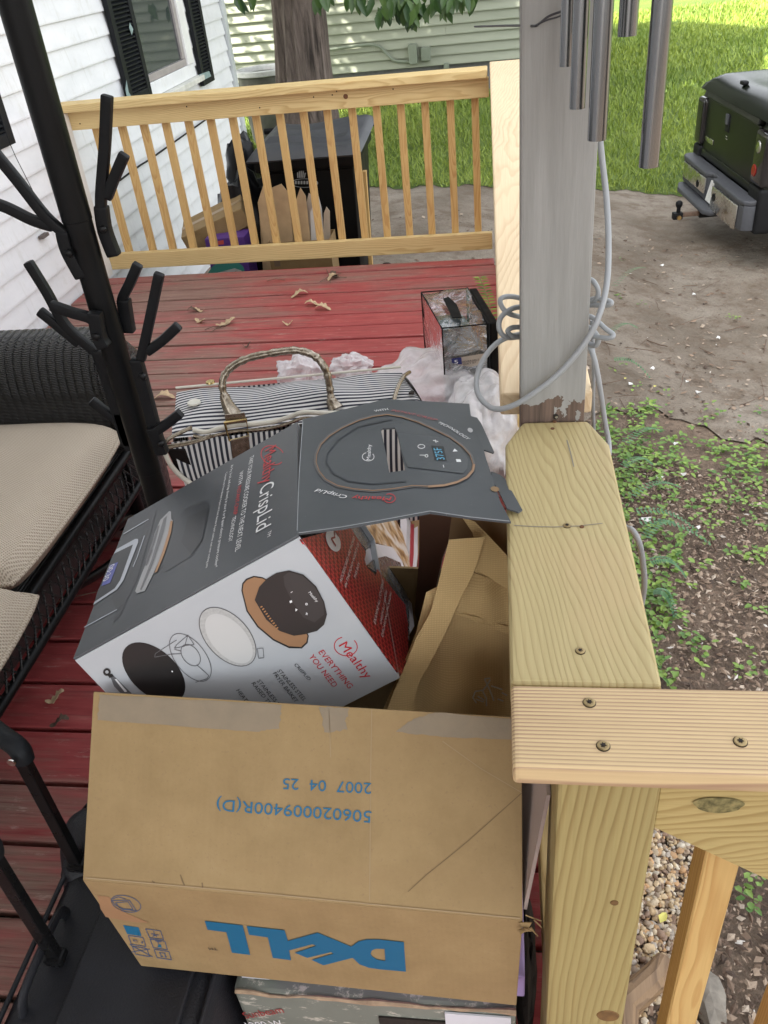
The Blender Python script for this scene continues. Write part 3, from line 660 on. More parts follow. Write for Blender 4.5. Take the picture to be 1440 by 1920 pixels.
# low drooping branch that reaches into the picture
LB = [V((TP.x+.2, 9.9, tz+3.4)), V((-1.2, 8.6, 2.6)), V((-.75, 7.7, 2.1)), on_y(770, -45, 7.5), on_y(775, 0, 7.5)]
b.tube(smooth_path(LB, 6), [.06-.0022*i for i in range(25)], 7); b.build('branches', M_bark, tree, smooth=True)
M_tl = leafmat('tree_leaf', (.014, .048, .008), (.07, .135, .026), .4)
b = MB()
for p in tips:
    for k in range(170):
        q = p + V((rng.gauss(0, .8), rng.gauss(0, .8), rng.gauss(.1, .55)))
        leaf(b, q, (rng.uniform(-1, 1), rng.uniform(-1, 1), rng.uniform(-.8, .3)), rng.uniform(.13, .22), rng.uniform(.05, .08), .2, rng.random())
for k in range(3600):  # extra leaves out of view, added to shade the neighbour wall
    q = V((-3.9+rng.gauss(0, 1.2), 11.5+rng.gauss(0, .8), 4.6+rng.gauss(0, 1.1)))
    if q.z > 2.2: leaf(b, q, (rng.uniform(-1, 1), rng.uniform(-1, 1), rng.uniform(-.8, .3)), rng.uniform(.13, .22), rng.uniform(.05, .08), .2, rng.random())
b.build('crown', M_tl, tree, smooth=True)
b = MB(); rng = random.Random(4)
def hang(x, y, n, sx_, sy_, Y=7.5):
    for k in range(n):
        q = on_y(x+rng.gauss(0, sx_), y+rng.uniform(-sy_, sy_*.4), Y+rng.gauss(0, .12))
        leaf(b, q, (rng.uniform(-.6, .6), rng.uniform(-.5, .2), -1), rng.uniform(.10, .16), rng.uniform(.026, .042), .15, rng.random()*.9, up=V((rng.uniform(-.5, .5), -1, .3)))
hang(742, 14, 26, 20, 26); hang(770, 8, 22, 14, 20); hang(815, 0, 12, 14, 16); hang(850, -6, 10, 14, 14); hang(880, -8, 7, 7, 12); hang(712, 20, 6, 6, 10); hang(760, 24, 7, 14, 8); hang(790, -20, 30, 60, 16)
hang(655, -8, 6, 10, 8); hang(595, -5, 3, 5, 6); hang(610, -12, 4, 12, 6); hang(437, -8, 3, 4, 6); hang(474, -14, 3, 4, 6)
b.build('low_leaves', M_tl, tree, smooth=True)
# ================================================================== PICKUP TRUCK
tN, tF = on_z(1398, 380, -.42), on_z(1283, 288, -.42)
tv = (tF-tN).normalized(); tu = V((tv.y, -tv.x, 0)).normalized(); TG = gz(2, 7)
def tk(a, b, c): return V((tN.x, tN.y, TG)) + tu*a + tv*b + V((0, 0, c))
truck = empty('pickup_truck', tk(2.4, .83, 0)); tag(truck, 'dark green pickup truck with chrome rear bumper on the driveway', 'truck')
BW = (tF-tN).length
t = NT('truck_paint'); M_tp = t.fin(t.ramp(t.noise(t.tc(), 3, 3), [(.3, (.008, .0095, .007)), (.7, (.012, .014, .010))]), .3, Specular_IOR_Level=.25)
M_blk = plain('black_plastic', (.025, .026, .028), .55, .2, 30, .2, 200); M_pad = plain('bumper_pad', (.055, .058, .066), .6, .15, 40, .4, 250)
t = NT('dull_chrome'); M_chr = t.fin((.62, .6, .56), t.ramp(t.noise(t.tc(), 12, 5), [(.35, .16), (.7, .38)]), Metallic=1.0)
M_tire = plain('tyre', (.02, .02, .02), .85); M_red = ink('tail_red', (.25, .012, .012), .15); M_lens = ink('smoked_lens', (.02, .018, .018), .08)
def tbox(a0, a1, b0, b1, c0, c1, name, mat, bev=.02, seg=3, par=None):
    P = [tk(a, b, c) for c in (c0, c1) for a, b in ((a0, b0), (a1, b0), (a1, b1), (a0, b1))]
    return MB().hexa(P).build(name, mat, par or truck, bevel=bev, seg=seg, smooth=True)
def plan(pts, c0, c1, name, mat, bev, par=None): return MB().prism([tk(a, b, c0) for a, b in pts], (0, 0, c1-c0)).build(name, mat, par or truck, bevel=bev, seg=3, smooth=True)
W = 1.78
bp = plan([(.12, .05), (.12, 1.72), (.06, 1.725), (.015, 1.70), (0, 1.63), (.0, .985), (.055, .955), (.055, .815), (0, .785), (0, .15), (.015, .075), (.06, .05)], .552, .59, 'bumper', M_pad, .012)
plan([(.12, .05), (.06, .05), (.018, .072), (.012, .15), (.012, .78), (.06, .81), (.06, .96), (.012, .99), (.012, 1.63), (.02, 1.70), (.06, 1.725), (.12, 1.72)], .365, .551, 'bumper_shell', M_pad, .008, bp)
plan([(.011, .785), (.011, .17), (.002, .16), (-.006, .20), (-.006, .76), (.0, .79)], .35, .535, 'chrome_face', M_chr, .006, bp)
plan([(.011, 1.625), (.011, .985), (0, .98), (-.006, 1.01), (-.006, 1.60), (.0, 1.64)], .415, .545, 'chrome_face', M_chr, .006, bp)
plan([(.10, .66), (-.03, .67), (-.075, .74), (-.075, 1.50), (-.03, 1.64), (.0, 1.66), (.10, 1.66)], .315, .355, 'step', M_pad, .012, bp)
MB().hexa([tk(.012, .81, .37), tk(.018, .81, .37), tk(.018, .965, .37), tk(.012, .965, .37), tk(.045, .81, .53), tk(.051, .81, .53), tk(.051, .965, .53), tk(.045, .965, .53)]).build('licence_plate', plain('plate_white', (.6, .6, .58), .4, .2, 30), bp)
for b_ in (.70, 1.16): MB().lathe(tk(-.006, b_, .46), [(.03, 0), (.032, .004), (.02, .005), (.018, .0)], 20, -tu).build('sensor_hole', M_blk, bp)
tgo = tbox(.125, .165, .28, 1.555, .60, 1.07, 'tailgate', M_tp, .012)
MB().hexa([tk(.105, .285, 1.072), tk(.165, .285, 1.072), tk(.165, 1.55, 1.072), tk(.105, 1.55, 1.072), tk(.12, .29, 1.125), tk(.17, .29, 1.125), tk(.17, 1.545, 1.125), tk(.12, 1.545, 1.125)]).build('tailgate_lip', M_tp, truck, bevel=.012, seg=3, smooth=True)
tbox(.115, .126, .29, 1.545, .605, .66, 'lower_trim', M_tp, .004)
tbox(.119, .130, .93, 1.03, .90, 1.03, 'handle_recess', M_blk, .012, 3, tgo); tbox(.108, .124, .955, 1.015, .955, 1.035, 'handle_lever', M_pad, .01, 3, tgo)
em = tbox(.119, .1245, 1.28, 1.50, .735, .775, 'name_badge', M_chr, .003, 2, tgo)
tbox(.1205, .1245, .955, 1.00, .865, .870, 'small_badge', M_chr, .001, 1, tgo); tbox(.1205, .1245, .94, 1.01, .845, .850, 'small_badge', M_chr, .001, 1, tgo)
for s_, (b0, b1) in ((0, (.03, .26)), (1, (1.575, 1.74))):
    MB().prism([tk(a, b0, c) for a, c in ((.125, .40), (.55, .36), (.60, .60), (.74, .78), (1.0, .84), (1.25, .78), (1.39, .60), (1.43, .36), (2.05, .40), (2.05, 1.12), (.16, 1.12), (.13, 1.04))], tv*(b1-b0)).build('bed_side', M_tp, truck, bevel=.018, seg=2, smooth=True)
    ba = (.02, .268) if s_ == 0 else (1.565, 1.75)
    tl = tbox(.095, .24, *ba, .68, 1.06, 'tail_light', M_lens, .035); bm_ = (ba[0]+ba[1])/2
    if s_ == 0:
        MB().lathe(tk(.094, bm_+.04, .78), [(.045, 0), (.04, .006)], 20, -tu).build('red_lens', M_red, tl); MB().lathe(tk(.094, bm_+.02, .95), [(.045, 0), (.035, .006)], 20, -tu).build('clear_lens', M_chr, tl)
    tbox(.10, .24, *ba, .34, .675, 'rear_corner', M_blk, .03)
def cov(u, v_):
    a = .10+u*1.9; b_ = .03+v_*1.72; e = min(v_, 1-v_, u*1.25, .14)/.14
    h = 1.127+.125*math.sin(min(1, e)*math.pi/2)**.75 + .006*math.sin(v_*7+u*3)*math.sin(u*6+1)*e
    return tk(a, b_, h)
MB().grid(cov, 50, 50).build('bed_cover', NT('cover_gloss').fin((.008, .010, .007), .2, Specular_IOR_Level=.12), truck, smooth=True)
tbox(.20, .25, .98, 1.06, 1.235, 1.265, 'cover_latch', M_blk, .012)
tbox(.17, 2.04, .27, 1.56, .46, 1.06, 'bed_box', M_blk, .01)
# cab and bonnet outside the frame
MB().prism([tk(a, .02, c) for a, c in ((2.06, .42), (5.1, .42), (5.15, .95), (3.9, 1.08), (3.45, 1.66), (2.2, 1.68), (2.06, 1.08))], tv*(W-.04)).build('cab', M_tp, truck, bevel=.05, seg=3, smooth=True)
for b_, d in ((.014, -1), (W-.014, 1)): MB().prism([tk(a, b_, c) for a, c in ((2.25, 1.12), (3.7, 1.12), (3.38, 1.58), (2.3, 1.58))], tv*d*.006).build('side_window', M_lens, truck)
for a in (1.05, 4.25):
    for b_, d in ((.02, -1), (W-.02, 1)):
        wh = MB().lathe(tk(a, b_-d*.16, .35), [(.20, 0), (.33, 0), (.35, .02), (.35, .18), (.33, .21), (.20, .21)], 36, tv*d).build('wheel', M_tire, truck, smooth=True)
        MB().lathe(tk(a, b_-d*.16, .35), [(.205, .02), (.205, .19), (.16, .18), (.05, .20)], 30, tv*d).build('rim', M_pad, wh, smooth=True)
tbox(.3, 4.9, .25, W-.25, .27, .415, 'chassis', M_blk, .01); MB().lathe(tk(.62, .89, .17), [(.18, 0), (.33, 0), (.345, .03), (.345, .12), (.33, .15), (.18, .15)], 30).build('added_spare_tyre', M_tire, truck, smooth=True); MB().tube([tk(1.0, .2, .33), tk(1.0, .9, .33), tk(1.0, 1.6, .33)], [.05, .12, .05], 14).build('added_axle', M_blk, truck, smooth=True)  # spare tyre and axle added to block light under the truck
ht = tbox(-.05, .35, W*.5-.03, W*.5+.03, .25, .312, 'hitch_receiver', M_blk, .005)
tbox(-.20, -.05, W*.5-.02, W*.5+.02, .265, .30, 'ball_mount', plain('rusty_steel', (.12, .075, .05), .7, .4, 40), .005, 2, ht); tbox(-.27, -.19, W*.5-.032, W*.5+.032, .25, .305, 'mount_plate', M_blk, .006, 2, ht)
MB().lathe(tk(-.225, W*.5, .302), [(.018, 0), (.016, .04), (.026, .055), (.030, .072), (.026, .09), (.012, .10)], 20).build('hitch_ball', M_blk, ht, smooth=True)
MB().lathe(tk(-.225, W*.5-.033, .27), [(.02, 0), (.018, .02)], 8, -tv).build('lock_nut', plain('brass', (.45, .3, .12), .35, .1, 30, 0, Metallic=1), ht)

# ================================================================== WHEELED BIN AND CARDBOARD
M_bin = plain('bin_black', (.014, .015, .016), .5, .3, 6, .15, 90); M_lid = plain('bin_lid', (.045, .047, .052), .5, .2, 8, .15, 90)
BX, BG = -1.09, gz(-1.09, 5.2)
binn = empty('wheeled_bin', (BX, 5.2, BG)); tag(binn, 'black wheeled rubbish bin with grey lid behind the back railing', 'bin')
b = MB()
P = lambda hx, y0, y1, z: [(BX-hx, y0, z), (BX+hx, y0, z), (BX+hx, y1, z), (BX-hx, y1, z)]
lv = [(.20, 4.97, 5.38, BG+.02), (.225, 4.95, 5.42, BG+.30), (.245, 4.925, 5.45, BG+.305), (.272, 4.885, 5.56, BG+1.01), (.292, 4.865, 5.58, BG+1.015), (.295, 4.86, 5.585, BG+1.075)]
vs = [];
for q in lv: vs += P(*q)
fs = [(3, 2, 1, 0), (20, 21, 22, 23)]
for i in range(5): fs += [(i*4+k, i*4+(k+1) % 4, i*4+4+(k+1) % 4, i*4+4+k) for k in range(4)]
b.add(vs, fs); b.build('bin_body', M_bin, binn, bevel=.02, seg=2, smooth=True)
def lidf(u, v_):
    x = BX-.32+.64*u; y = 4.83+.80*v_; e = min(u, 1-u, v_, 1-v_); h = BG+1.078+.04*min(1, e/.06)+.035*v_ - .03*math.sin(u*math.pi)*v_ + (.018 if .14 < u < .86 and .25 < v_ < .85 else 0) + .012*math.sin(u*6)*math.sin(v_*5)
    return (x, y, h)
b = MB().grid(lidf, 28, 24); n0 = len(b.v)
b.build('bin_lid', M_lid, binn, smooth=True, solid=-.012)
MB().tube([(BX-.40, 5.62, BG+1.10), (BX+.33, 5.62, BG+1.10)], .018, 10).build('bin_handle', M_bin, binn)
for sx_ in (-1, 1): MB().lathe((BX+sx_*.30, 5.50, BG+.12), [(.03, 0), (.12, 0), (.125, .01), (.125, .04), (.12, .05), (.03, .05)], 24, (sx_, 0, 0)).build('bin_wheel', M_tire, binn, smooth=True)
def bf(x, y): # on the sloping front of the bin
    n = V((0, -.655, .06)).normalized(); return on_plane(x, y, (BX, 4.918, BG+.42), V((0, -.998, -.061)))
M_prt = ink('bin_print', (.30, .32, .33), .6)
ctr = (571, 343); b = MB()
for k in range(28):
    a0, a1 = k*2*math.pi/28, (k+1)*2*math.pi/28
    q = [bf(ctr[0]+26*math.cos(a)*r, ctr[1]+8.5*math.sin(a)*r) for a in (a0, a1) for r in (1, .9)]
    b.add([w_+V((0, -.003, 0)) for w_ in (q[0], q[2], q[3], q[1])], [(0, 1, 2, 3)])
for k in range(7): q = [bf(x, y)+V((0, -.003, 0)) for x, y in ((553+5.4*k, 339), (556.5+5.4*k, 339), (556.5+5.4*k, 345), (553+5.4*k, 345))]; b.add(q, [(0, 1, 2, 3)])
for k, h in enumerate((10, 14, 16, 13, 9)): q = [bf(x, y)+V((0, -.003, 0)) for x, y in ((557+3.6*k, 333-h), (559.4+3.6*k, 333-h), (559.8+3*k, 333), (557.6+3*k, 333))]; b.add(q, [(0, 1, 2, 3)])
b.build('bin_emblem', M_prt, binn)
b = MB(); q = [bf(x, y)+V((0, -.004, 0)) for x, y in ((557, 291), (597, 290), (594, 295), (559, 298))]; b.add(q, [(3, 2, 1, 0)]); b.build('bin_label', ink('bin_label', (.6, .6, .6), .6), binn)

t = NT('kraft'); v = t.tc(rnd=3)
c = t.ramp(t.noise(t.mapping(v, (3, 3, 3)), 4, 8, .7), [(.3, (.250, .166, .072)), (.6, (.305, .207, .094)), (.8, (.345, .24, .116))])
c = t.mix(t.ramp(t.noise(v, 260, 2, .5), [(.62, 0), (.75, .4)]), c, (.22, .14, .075))
flu = t.n('TexWave'); t.set(flu.inputs['Vector'], v); flu.bands_direction = 'X'; flu.inputs['Scale'].default_value = 40; flu.inputs['Distortion'].default_value = .3
c = t.mix(t.ramp(t.noise(t.mapping(v, (2, 2, 14)), 1.5, 5, .7), [(.5, 0), (.75, .35)]), c, (.27, .17, .08))
n0 = t.bump(t.noise(v, 4.5, 3, .5), .55, .03)
M_kraft = t.fin(c, .82, t.bump(t.math('ADD', t.noise(v, 90, 4), t.math('MULTIPLY', flu.outputs['Fac'], .22)), .14, .002, n0))
M_white = plain('white_board', (.62, .62, .62), .6, .06, 8)
def sheetpx(name, pts, Y, mat, label, tilt=.0, cat='cardboard', group=None, th=.006):
    P = [on_plane(x, y, (0, Y, 0), V((0, 1, tilt)).normalized()) for x, y in pts]
    b = MB().prism(P, (0, th, 0)); o = b.build(name, mat); tag(o, label, cat, group); return o
# open carton in front of the bin, full of flattened card
cx0, cx1 = on_y(505, 480, 4.66).x, on_y(622, 480, 4.66).x; cg = gz(-1, 4.7)
cart = empty('recycling_carton', ((cx0+cx1)/2, 4.75, cg)); tag(cart, 'open brown carton behind the deck holding flattened cardboard', 'carton')
zt = on_y(560, 452, 4.66).z
for nm, lo, hi in (('front_panel', (cx0, 4.655, cg), (cx1, 4.66, zt)), ('back_panel', (cx0, 4.845, cg), (cx1, 4.85, zt)), ('side_panel', (cx0, 4.6605, cg), (cx0+.005, 4.8445, zt)), ('side_panel', (cx1-.005, 4.6605, cg), (cx1, 4.8445, zt)), ('bottom_panel', (cx0+.006, 4.661, cg), (cx1-.006, 4.844, cg+.006))): MB().box(lo, hi).build(nm, M_kraft, cart)
q0 = on_y(520, 490, 4.654); MB().box((q0.x-.02, 4.6535, q0.z-.03), (q0.x+.015, 4.6545, q0.z+.035)).build('printed_mark', ink('grey_print', (.2, .14, .09), .8), cart)
gS = 'flattened cardboard standing in the carton'
M_kl = plain('pale_kraft', (.50, .36, .21), .8, .15, 12, .15)
sheetpx('cardboard_sheet', [(483, 380), (494, 346), (508, 362), (528, 520), (503, 520)], 4.70, M_kl, 'curved brown cardboard offcut at the left of the carton', -.05, group=gS)
sheetpx('cardboard_sheet', [(510, 352), (527, 345), (541, 362), (556, 520), (516, 520)], 4.74, M_kl, 'widest brown cardboard sheet in the carton with rounded top', 0, group=gS)
sheetpx('cardboard_sheet', [(555, 375), (563, 352), (573, 368), (590, 520), (562, 520)], 4.69, M_kl, 'pointed brown card with a white edge inside the carton', 0, group=gS)
sheetpx('cardboard_sheet', [(573, 385), (579, 362), (588, 372), (600, 520), (578, 520)], 4.72, plain('grey_card', (.42, .36, .30), .8), 'grey brown card leaning behind the pointed one', 0, group=gS)
sheetpx('cardboard_sheet', [(591, 382), (597, 368), (603, 392), (612, 520), (592, 520)], 4.76, M_white, 'white card sheet among the brown ones in the carton', 0, group=gS)
sheetpx('cardboard_sheet', [(607, 400), (612, 388), (618, 396), (621, 520), (604, 520)], 4.73, plain('pale_card', (.5, .42, .33), .8), 'narrow pale card strip at the right of the carton', 0, group=gS)
sheetpx('cardboard_sheet', [(546, 400), (551, 384), (558, 398), (566, 520), (550, 520)], 4.78, M_kl, 'slim brown card slotted behind the widest sheet', 0, group=gS)
sheetpx('cardboard_sheet', [(582, 398), (588, 380), (594, 396), (606, 520), (586, 520)], 4.685, M_white, 'thin white card in front of the grey brown one', 0, group=gS)
sheetpx('cardboard_sheet', [(486, 400), (490, 372), (500, 392), (516, 520), (494, 520)], 4.76, M_kl, 'small torn card leaning at the carton side', 0, group=gS)
b = MB(); p0, p1 = on_y(681, 390, 5.0), on_y(683, 320, 5.0); p0.z = gz(-.75, 5)
b.hexa([p0+V(q) for q in ((-.012, -.02, 0), (.012, -.02, 0), (.012, .02, 0), (-.012, .02, 0))]+[p1+V(q) for q in ((-.012, -.02, 0), (.012, -.02, 0), (.012, .02, 0), (-.012, .02, 0))]); tag(b.build('wood_slat', WZ, bevel=.003), 'short pale wood slat standing against the bin side', 'slat')
# pile at the house wall
def obj_carton(name, c, ax, h, label): 
    e = empty(name, V(c)-V((0, 0, h[2]))); tag(e, label, 'carton')
    MB().obox(c, ax, h).build('carton_body', M_kraft, e, bevel=.006)
    z = V(ax[2]).normalized(); MB().obox(V(c)+z*(h[2]+.0008), ax, (h[0], .025, .0006)).build('tape_strip', plain('brown_tape', (.36, .25, .14), .35) if 'brown_tape' not in bpy.data.materials else bpy.data.materials['brown_tape'], e)
    return e
ca = on_y(405, 418, 4.95); obj_carton('brown_carton', ca, ((.9, .25, .30), (-.25, .95, .05), (-.3, -.1, .95)), (.20, .16, .055), 'tilted flat brown carton leaning on the house wall')
cb = on_y(450, 400, 5.15); obj_carton('brown_carton', cb, ((.3, .9, .3), (-.9, .3, .1), (-.1, -.3, .95)), (.18, .10, .05), 'small brown carton wedged between black bags and house')
pp = on_y(428, 470, 4.72)
pb = empty('purple_box', (pp.x, 4.76, gz(-1.6, 4.8))); tag(pb, 'purple product box with teal and white print under the railing', 'box')
x0, x1 = on_y(388, 470, 4.70).x, on_y(462, 470, 4.70).x; z1_ = on_y(425, 446, 4.70).z
MB().box((x0, 4.70, gz(-1.6, 4.8)), (x1, 4.86, z1_)).build('box_body', plain('purple_print', (.12, .05, .28), .45, .1), pb, bevel=.004)
b = MB(); q = [on_y(x, y, 4.699) for x, y in ((390, 512), (398, 500), (410, 492), (430, 489), (447, 492), (456, 500), (460, 512))]; b.add(q, [tuple(range(7))]); b.build('teal_print', ink('teal', (.06, .30, .25), .5), pb)
b = MB(); q = [on_y(x, y, 4.6984) for x, y in ((395, 515), (420, 508), (440, 503), (452, 507), (457, 515))]; b.add(q, [tuple(range(5))]); b.build('white_print', ink('whiteprint', (.6, .62, .6), .5), pb)
b = MB(); q = [on_y(x, y, 4.6985) for x, y in ((409, 452), (419, 450), (420, 458), (409, 459))]; b.add(q, [tuple(range(4))]); b.build('red_print', ink('redprint', (.6, .1, .09), .5), pb)
def lump(name, c, s_, mat, label, cat, seed=1, sq=1.0, nu=30, nv=18, am=.22, fr=2.2, group=None, cr=0, crf=6):
    c = V(c)
    def f(u, v_):
        a = u*2*math.pi; e = (v_-.5)*math.pi; d = V((math.cos(a)*math.cos(e), math.sin(a)*math.cos(e), math.sin(e)))
        k = 1+am*mn.noise(d*fr+V((seed*3.1, seed, 0)))+am*.5*mn.noise(d*fr*2.6+V((0, seed*5.3, 1)))
        if cr: k += cr*(abs(mn.noise(d*crf+V((seed, 0, 2))))+.5*abs(mn.noise(d*crf*2.1+V((seed, 4, 2)))))
        q = V((d.x*s_[0], d.y*s_[1], d.z*s_[2]))*k
        if q.z < -s_[2]*.75: q.z = -s_[2]*.75
        return c+q
    o = MB().grid(f, nu, nv, True).build(name, mat, smooth=True)
    return tag(o, label, cat, group)
M_trash = NT('black_bag').fin((.006, .006, .007), .3, Specular_IOR_Level=.3)
lump('rubbish_bag', on_y(470, 395, 5.25)+V((-.02, 0, -.2)), (.22, .2, .42), M_trash, 'knotted shiny black rubbish bag between bin and house wall', 'bag', 3, cr=.1)
lump('rubbish_bag', on_y(458, 325, 5.4), (.10, .12, .22), M_trash, 'smaller black bag on top of the rubbish heap', 'bag', 5, cr=.1)
# ================================================================== PRINT ON FLAT FACES
class Face:
    def __init__(s, p, n): s.p = V(p); s.n = V(n).normalized()
    def at(s, q, h=.0005): return on_plane(q[0], q[1], s.p+s.n*h, s.n)
def crop(x0, y0, k): return lambda x, y: (x0+x/k, y0+y/k)
def decal(face, pts, mat, name, parent, layer=1):
    return MB_poly([face.at(q, .0005*layer) for q in pts], mat, name, parent)
def MB_poly(P, mat, name, parent):
    b = MB(); b.add(P, [tuple(range(len(P)))]); return b.build(name, mat, parent)
def strokes(face, lines, wpx, mat, name, parent, layer=1):
    b = MB()
    for L in lines:
        for (x0, y0), (x1, y1) in zip(L, L[1:]):
            d = math.hypot(x1-x0, y1-y0) or 1; nx_, ny_ = -(y1-y0)/d*wpx/2, (x1-x0)/d*wpx/2
            b.add([face.at(q, .0005*layer) for q in ((x0+nx_, y0+ny_), (x1+nx_, y1+ny_), (x1-nx_, y1-ny_), (x0-nx_, y0-ny_))], [(0, 1, 2, 3)])
    return b.build(name, mat, parent)
def ell(cx, cy, rx, ry, rot=0, n=40, a0=0, a1=360):
    o = []; c_, s_ = math.cos(R(rot)), math.sin(R(rot))
    for k in range(n+(1 if a1-a0 < 360 else 0)):
        a = R(a0+(a1-a0)*k/n); x, y = rx*math.cos(a), ry*math.sin(a); o.append((cx+x*c_-y*s_, cy+x*s_+y*c_))
    return o
_txt = {}
def text_geo(s_):
    if s_ in _txt: return _txt[s_]
    cu = bpy.data.curves.new('t', 'FONT'); cu.body = s_; cu.resolution_u = 3; o = bpy.data.objects.new('t', cu); COL.objects.link(o)
    bpy.context.view_layer.update()
    me = o.evaluated_get(bpy.context.evaluated_depsgraph_get()).to_mesh()
    vs = [tuple(q.co[:2]) for q in me.vertices]; fs = [tuple(p.vertices) for p in me.polygons]
    o.evaluated_get(bpy.context.evaluated_depsgraph_get()).to_mesh_clear(); bpy.data.objects.remove(o)
    x0 = min(q[0] for q in vs); x1 = max(q[0] for q in vs)
    _txt[s_] = ([(q[0]-x0, q[1]) for q in vs], fs, x1-x0); return _txt[s_]
def text(face, s_, a, b, up, mat, name, parent, layer=2, cap=.72, shear=0, bold=0):
    vs, fs, w_ = text_geo(s_); h = .0005*layer
    A, B, U = face.at(a, h), face.at(b, h), face.at(up, h)
    d = (B-A).normalized(); L = (B-A).length; pv = (U-A)-d*(U-A).dot(d); hh = pv.length; pv.normalize()
    sx_, sy_ = L/w_, hh/cap
    m_ = MB(); m_.add([A + d*(x*sx_+shear*y*sy_) + pv*(y*sy_) for x, y in vs], fs)
    return m_.build(name, mat, parent)
K_red = ink('print_red', (.52, .022, .03), .45); K_wht = ink('print_white', (.78, .78, .78), .45); K_blk = ink('print_black', (.03, .03, .032), .5)
K_blue = ink('print_blue', (.006, .115, .225), .6); K_dkred = ink('print_dark_red', (.30, .01, .02), .45)

# ================================================================== BIG BROWN BOX
WD = .53; HL = V((-.511, .513, .570)); HRr = V((.0185, .507, .549)); FU = V((.007, .675, .738)).normalized(); FLEN = .2254
box = empty('shipping_box', (-.25, .82, .34)); tag(box, 'large brown shipping box with blue print and open front flap', 'box')
def quadpanel(name, P, t_, mat, parent, bev=0): return MB().prism(P, t_).build(name, mat, parent, bevel=bev)
FL_, FR_ = HL+FU*FLEN, HRr+FU*FLEN
nf = (HRr-HL).cross(FU).normalized()
if nf.y > 0: nf = -nf
flap = quadpanel('front_flap', [HL, HRr, FR_, FL_], -nf*.004, M_kraft, box, .001)
BD = .221; dl, dr = V((.047*.0, .031, -.998)).normalized()*BD, V((-.03, .031, -.998)).normalized()*BD
BL_, BR_ = HL+V((0, 0, -.001))+dl+V((.012, 0, 0)), HRr+V((0, 0, -.001))+dr
FRN = (BR_-BL_).cross(HL-BL_).normalized()
if FRN.y > 0: FRN = -FRN
fpan = quadpanel('front_panel', [HL-V((0, 0, .001)), HRr-V((0, 0, .001)), BR_, BL_], -FRN*.005, M_kraft, box, .001)
bk = V((0, .625, 0))
quadpanel('left_panel', [HL+V((0, .006, -.001)), HL+bk, BL_+bk, BL_+V((0, .006, 0))], (.005, 0, 0), M_kraft, box)
quadpanel('right_panel', [HRr+V((0, .006, -.001)), HRr+bk, BR_+bk, BR_+V((0, .006, 0))], (-.005, 0, 0), M_kraft, box)
quadpanel('back_panel', [HL+bk+V((.006, 0, 0)), HRr+bk-V((.006, 0, 0)), BR_+bk-V((.006, 0, 0)), BL_+bk+V((.006, 0, 0))], (0, -.005, 0), M_kraft, box)
quadpanel('bottom_panel', [BL_+V((.006, .007, .001)), BR_+V((-.006, .007, .001)), BR_+bk+V((-.006, -.006, .001)), BL_+bk+V((.006, -.006, .001))], (0, 0, .005), M_kraft, box)
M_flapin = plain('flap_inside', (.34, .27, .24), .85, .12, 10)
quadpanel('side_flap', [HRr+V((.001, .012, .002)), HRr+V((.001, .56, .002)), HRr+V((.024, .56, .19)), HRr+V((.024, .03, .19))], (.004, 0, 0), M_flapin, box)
fF, fD = Face(HL, nf), Face(HL, FRN)
cD = crop(400, 1300, 2.2154); cE = crop(380, 1700, 3.6)
text(fF, '2007  04  25', cD(657, 373), cD(290, 353), cD(656, 421), K_blue, 'date_print', flap)
text(fF, '506020009400R(D)', cD(657, 490), cD(15, 440), cD(656, 541), K_blue, 'code_print', flap)
M_tape = plain('paper_tape', (.235, .185, .125), .75, .1, 30, .2)
def rag(P, amp=3, seg=7, seed=0):
    rng = random.Random(seed); o = []
    for (a, b) in zip(P, P[1:]+P[:1]):
        for k in range(seg):
            q = k/seg; o.append((a[0]+(b[0]-a[0])*q+(rng.uniform(-amp, amp) if k else 0), a[1]+(b[1]-a[1])*q+(rng.uniform(-amp, amp)*.7 if k else 0)))
    return o
decal(fF, rag([(186, 1302), (528, 1322), (524, 1366), (478, 1372), (330, 1361), (183, 1350)], 2, 8, 1), M_tape, 'tape_remnant', flap)
decal(fF, rag([(598, 1325), (655, 1328), (648, 1350), (652, 1368), (608, 1373)], 3, 6, 2), M_tape, 'tape_remnant', flap)
decal(fF, rag([(742, 1372), (775, 1348), (815, 1336), (972, 1348), (976, 1386), (830, 1382)], 2, 7, 3), M_tape, 'tape_remnant', flap)
M_crease = ink('crease', (.33, .235, .13), .8); M_crk = ink('dark_crease', (.17, .11, .055), .9)
strokes(fF, [[(978, 1487), (930, 1530), (880, 1575), (835, 1612), (800, 1640), (765, 1672)]], 1.6, M_crk, 'crease', flap)
for L_ in [[(697, 1330), (695, 1450), (693, 1690)], [(617, 1330), (620, 1420)], [(830, 1390), (900, 1440), (978, 1486)]]: strokes(fF, [L_], 1.5, M_crease, 'crease', flap)
strokes(fF, [[(338, 1640), (342, 1652), (346, 1660)], [(379, 1655), (380, 1664)], [(285, 1652), (290, 1655)]], 2.5, M_crk, 'scuff', flap)
strokes(fF, [[(160, 1646), (300, 1658), (500, 1676), (700, 1696), (975, 1722)]], 2.2, M_crease, 'fold_line', flap, 2)
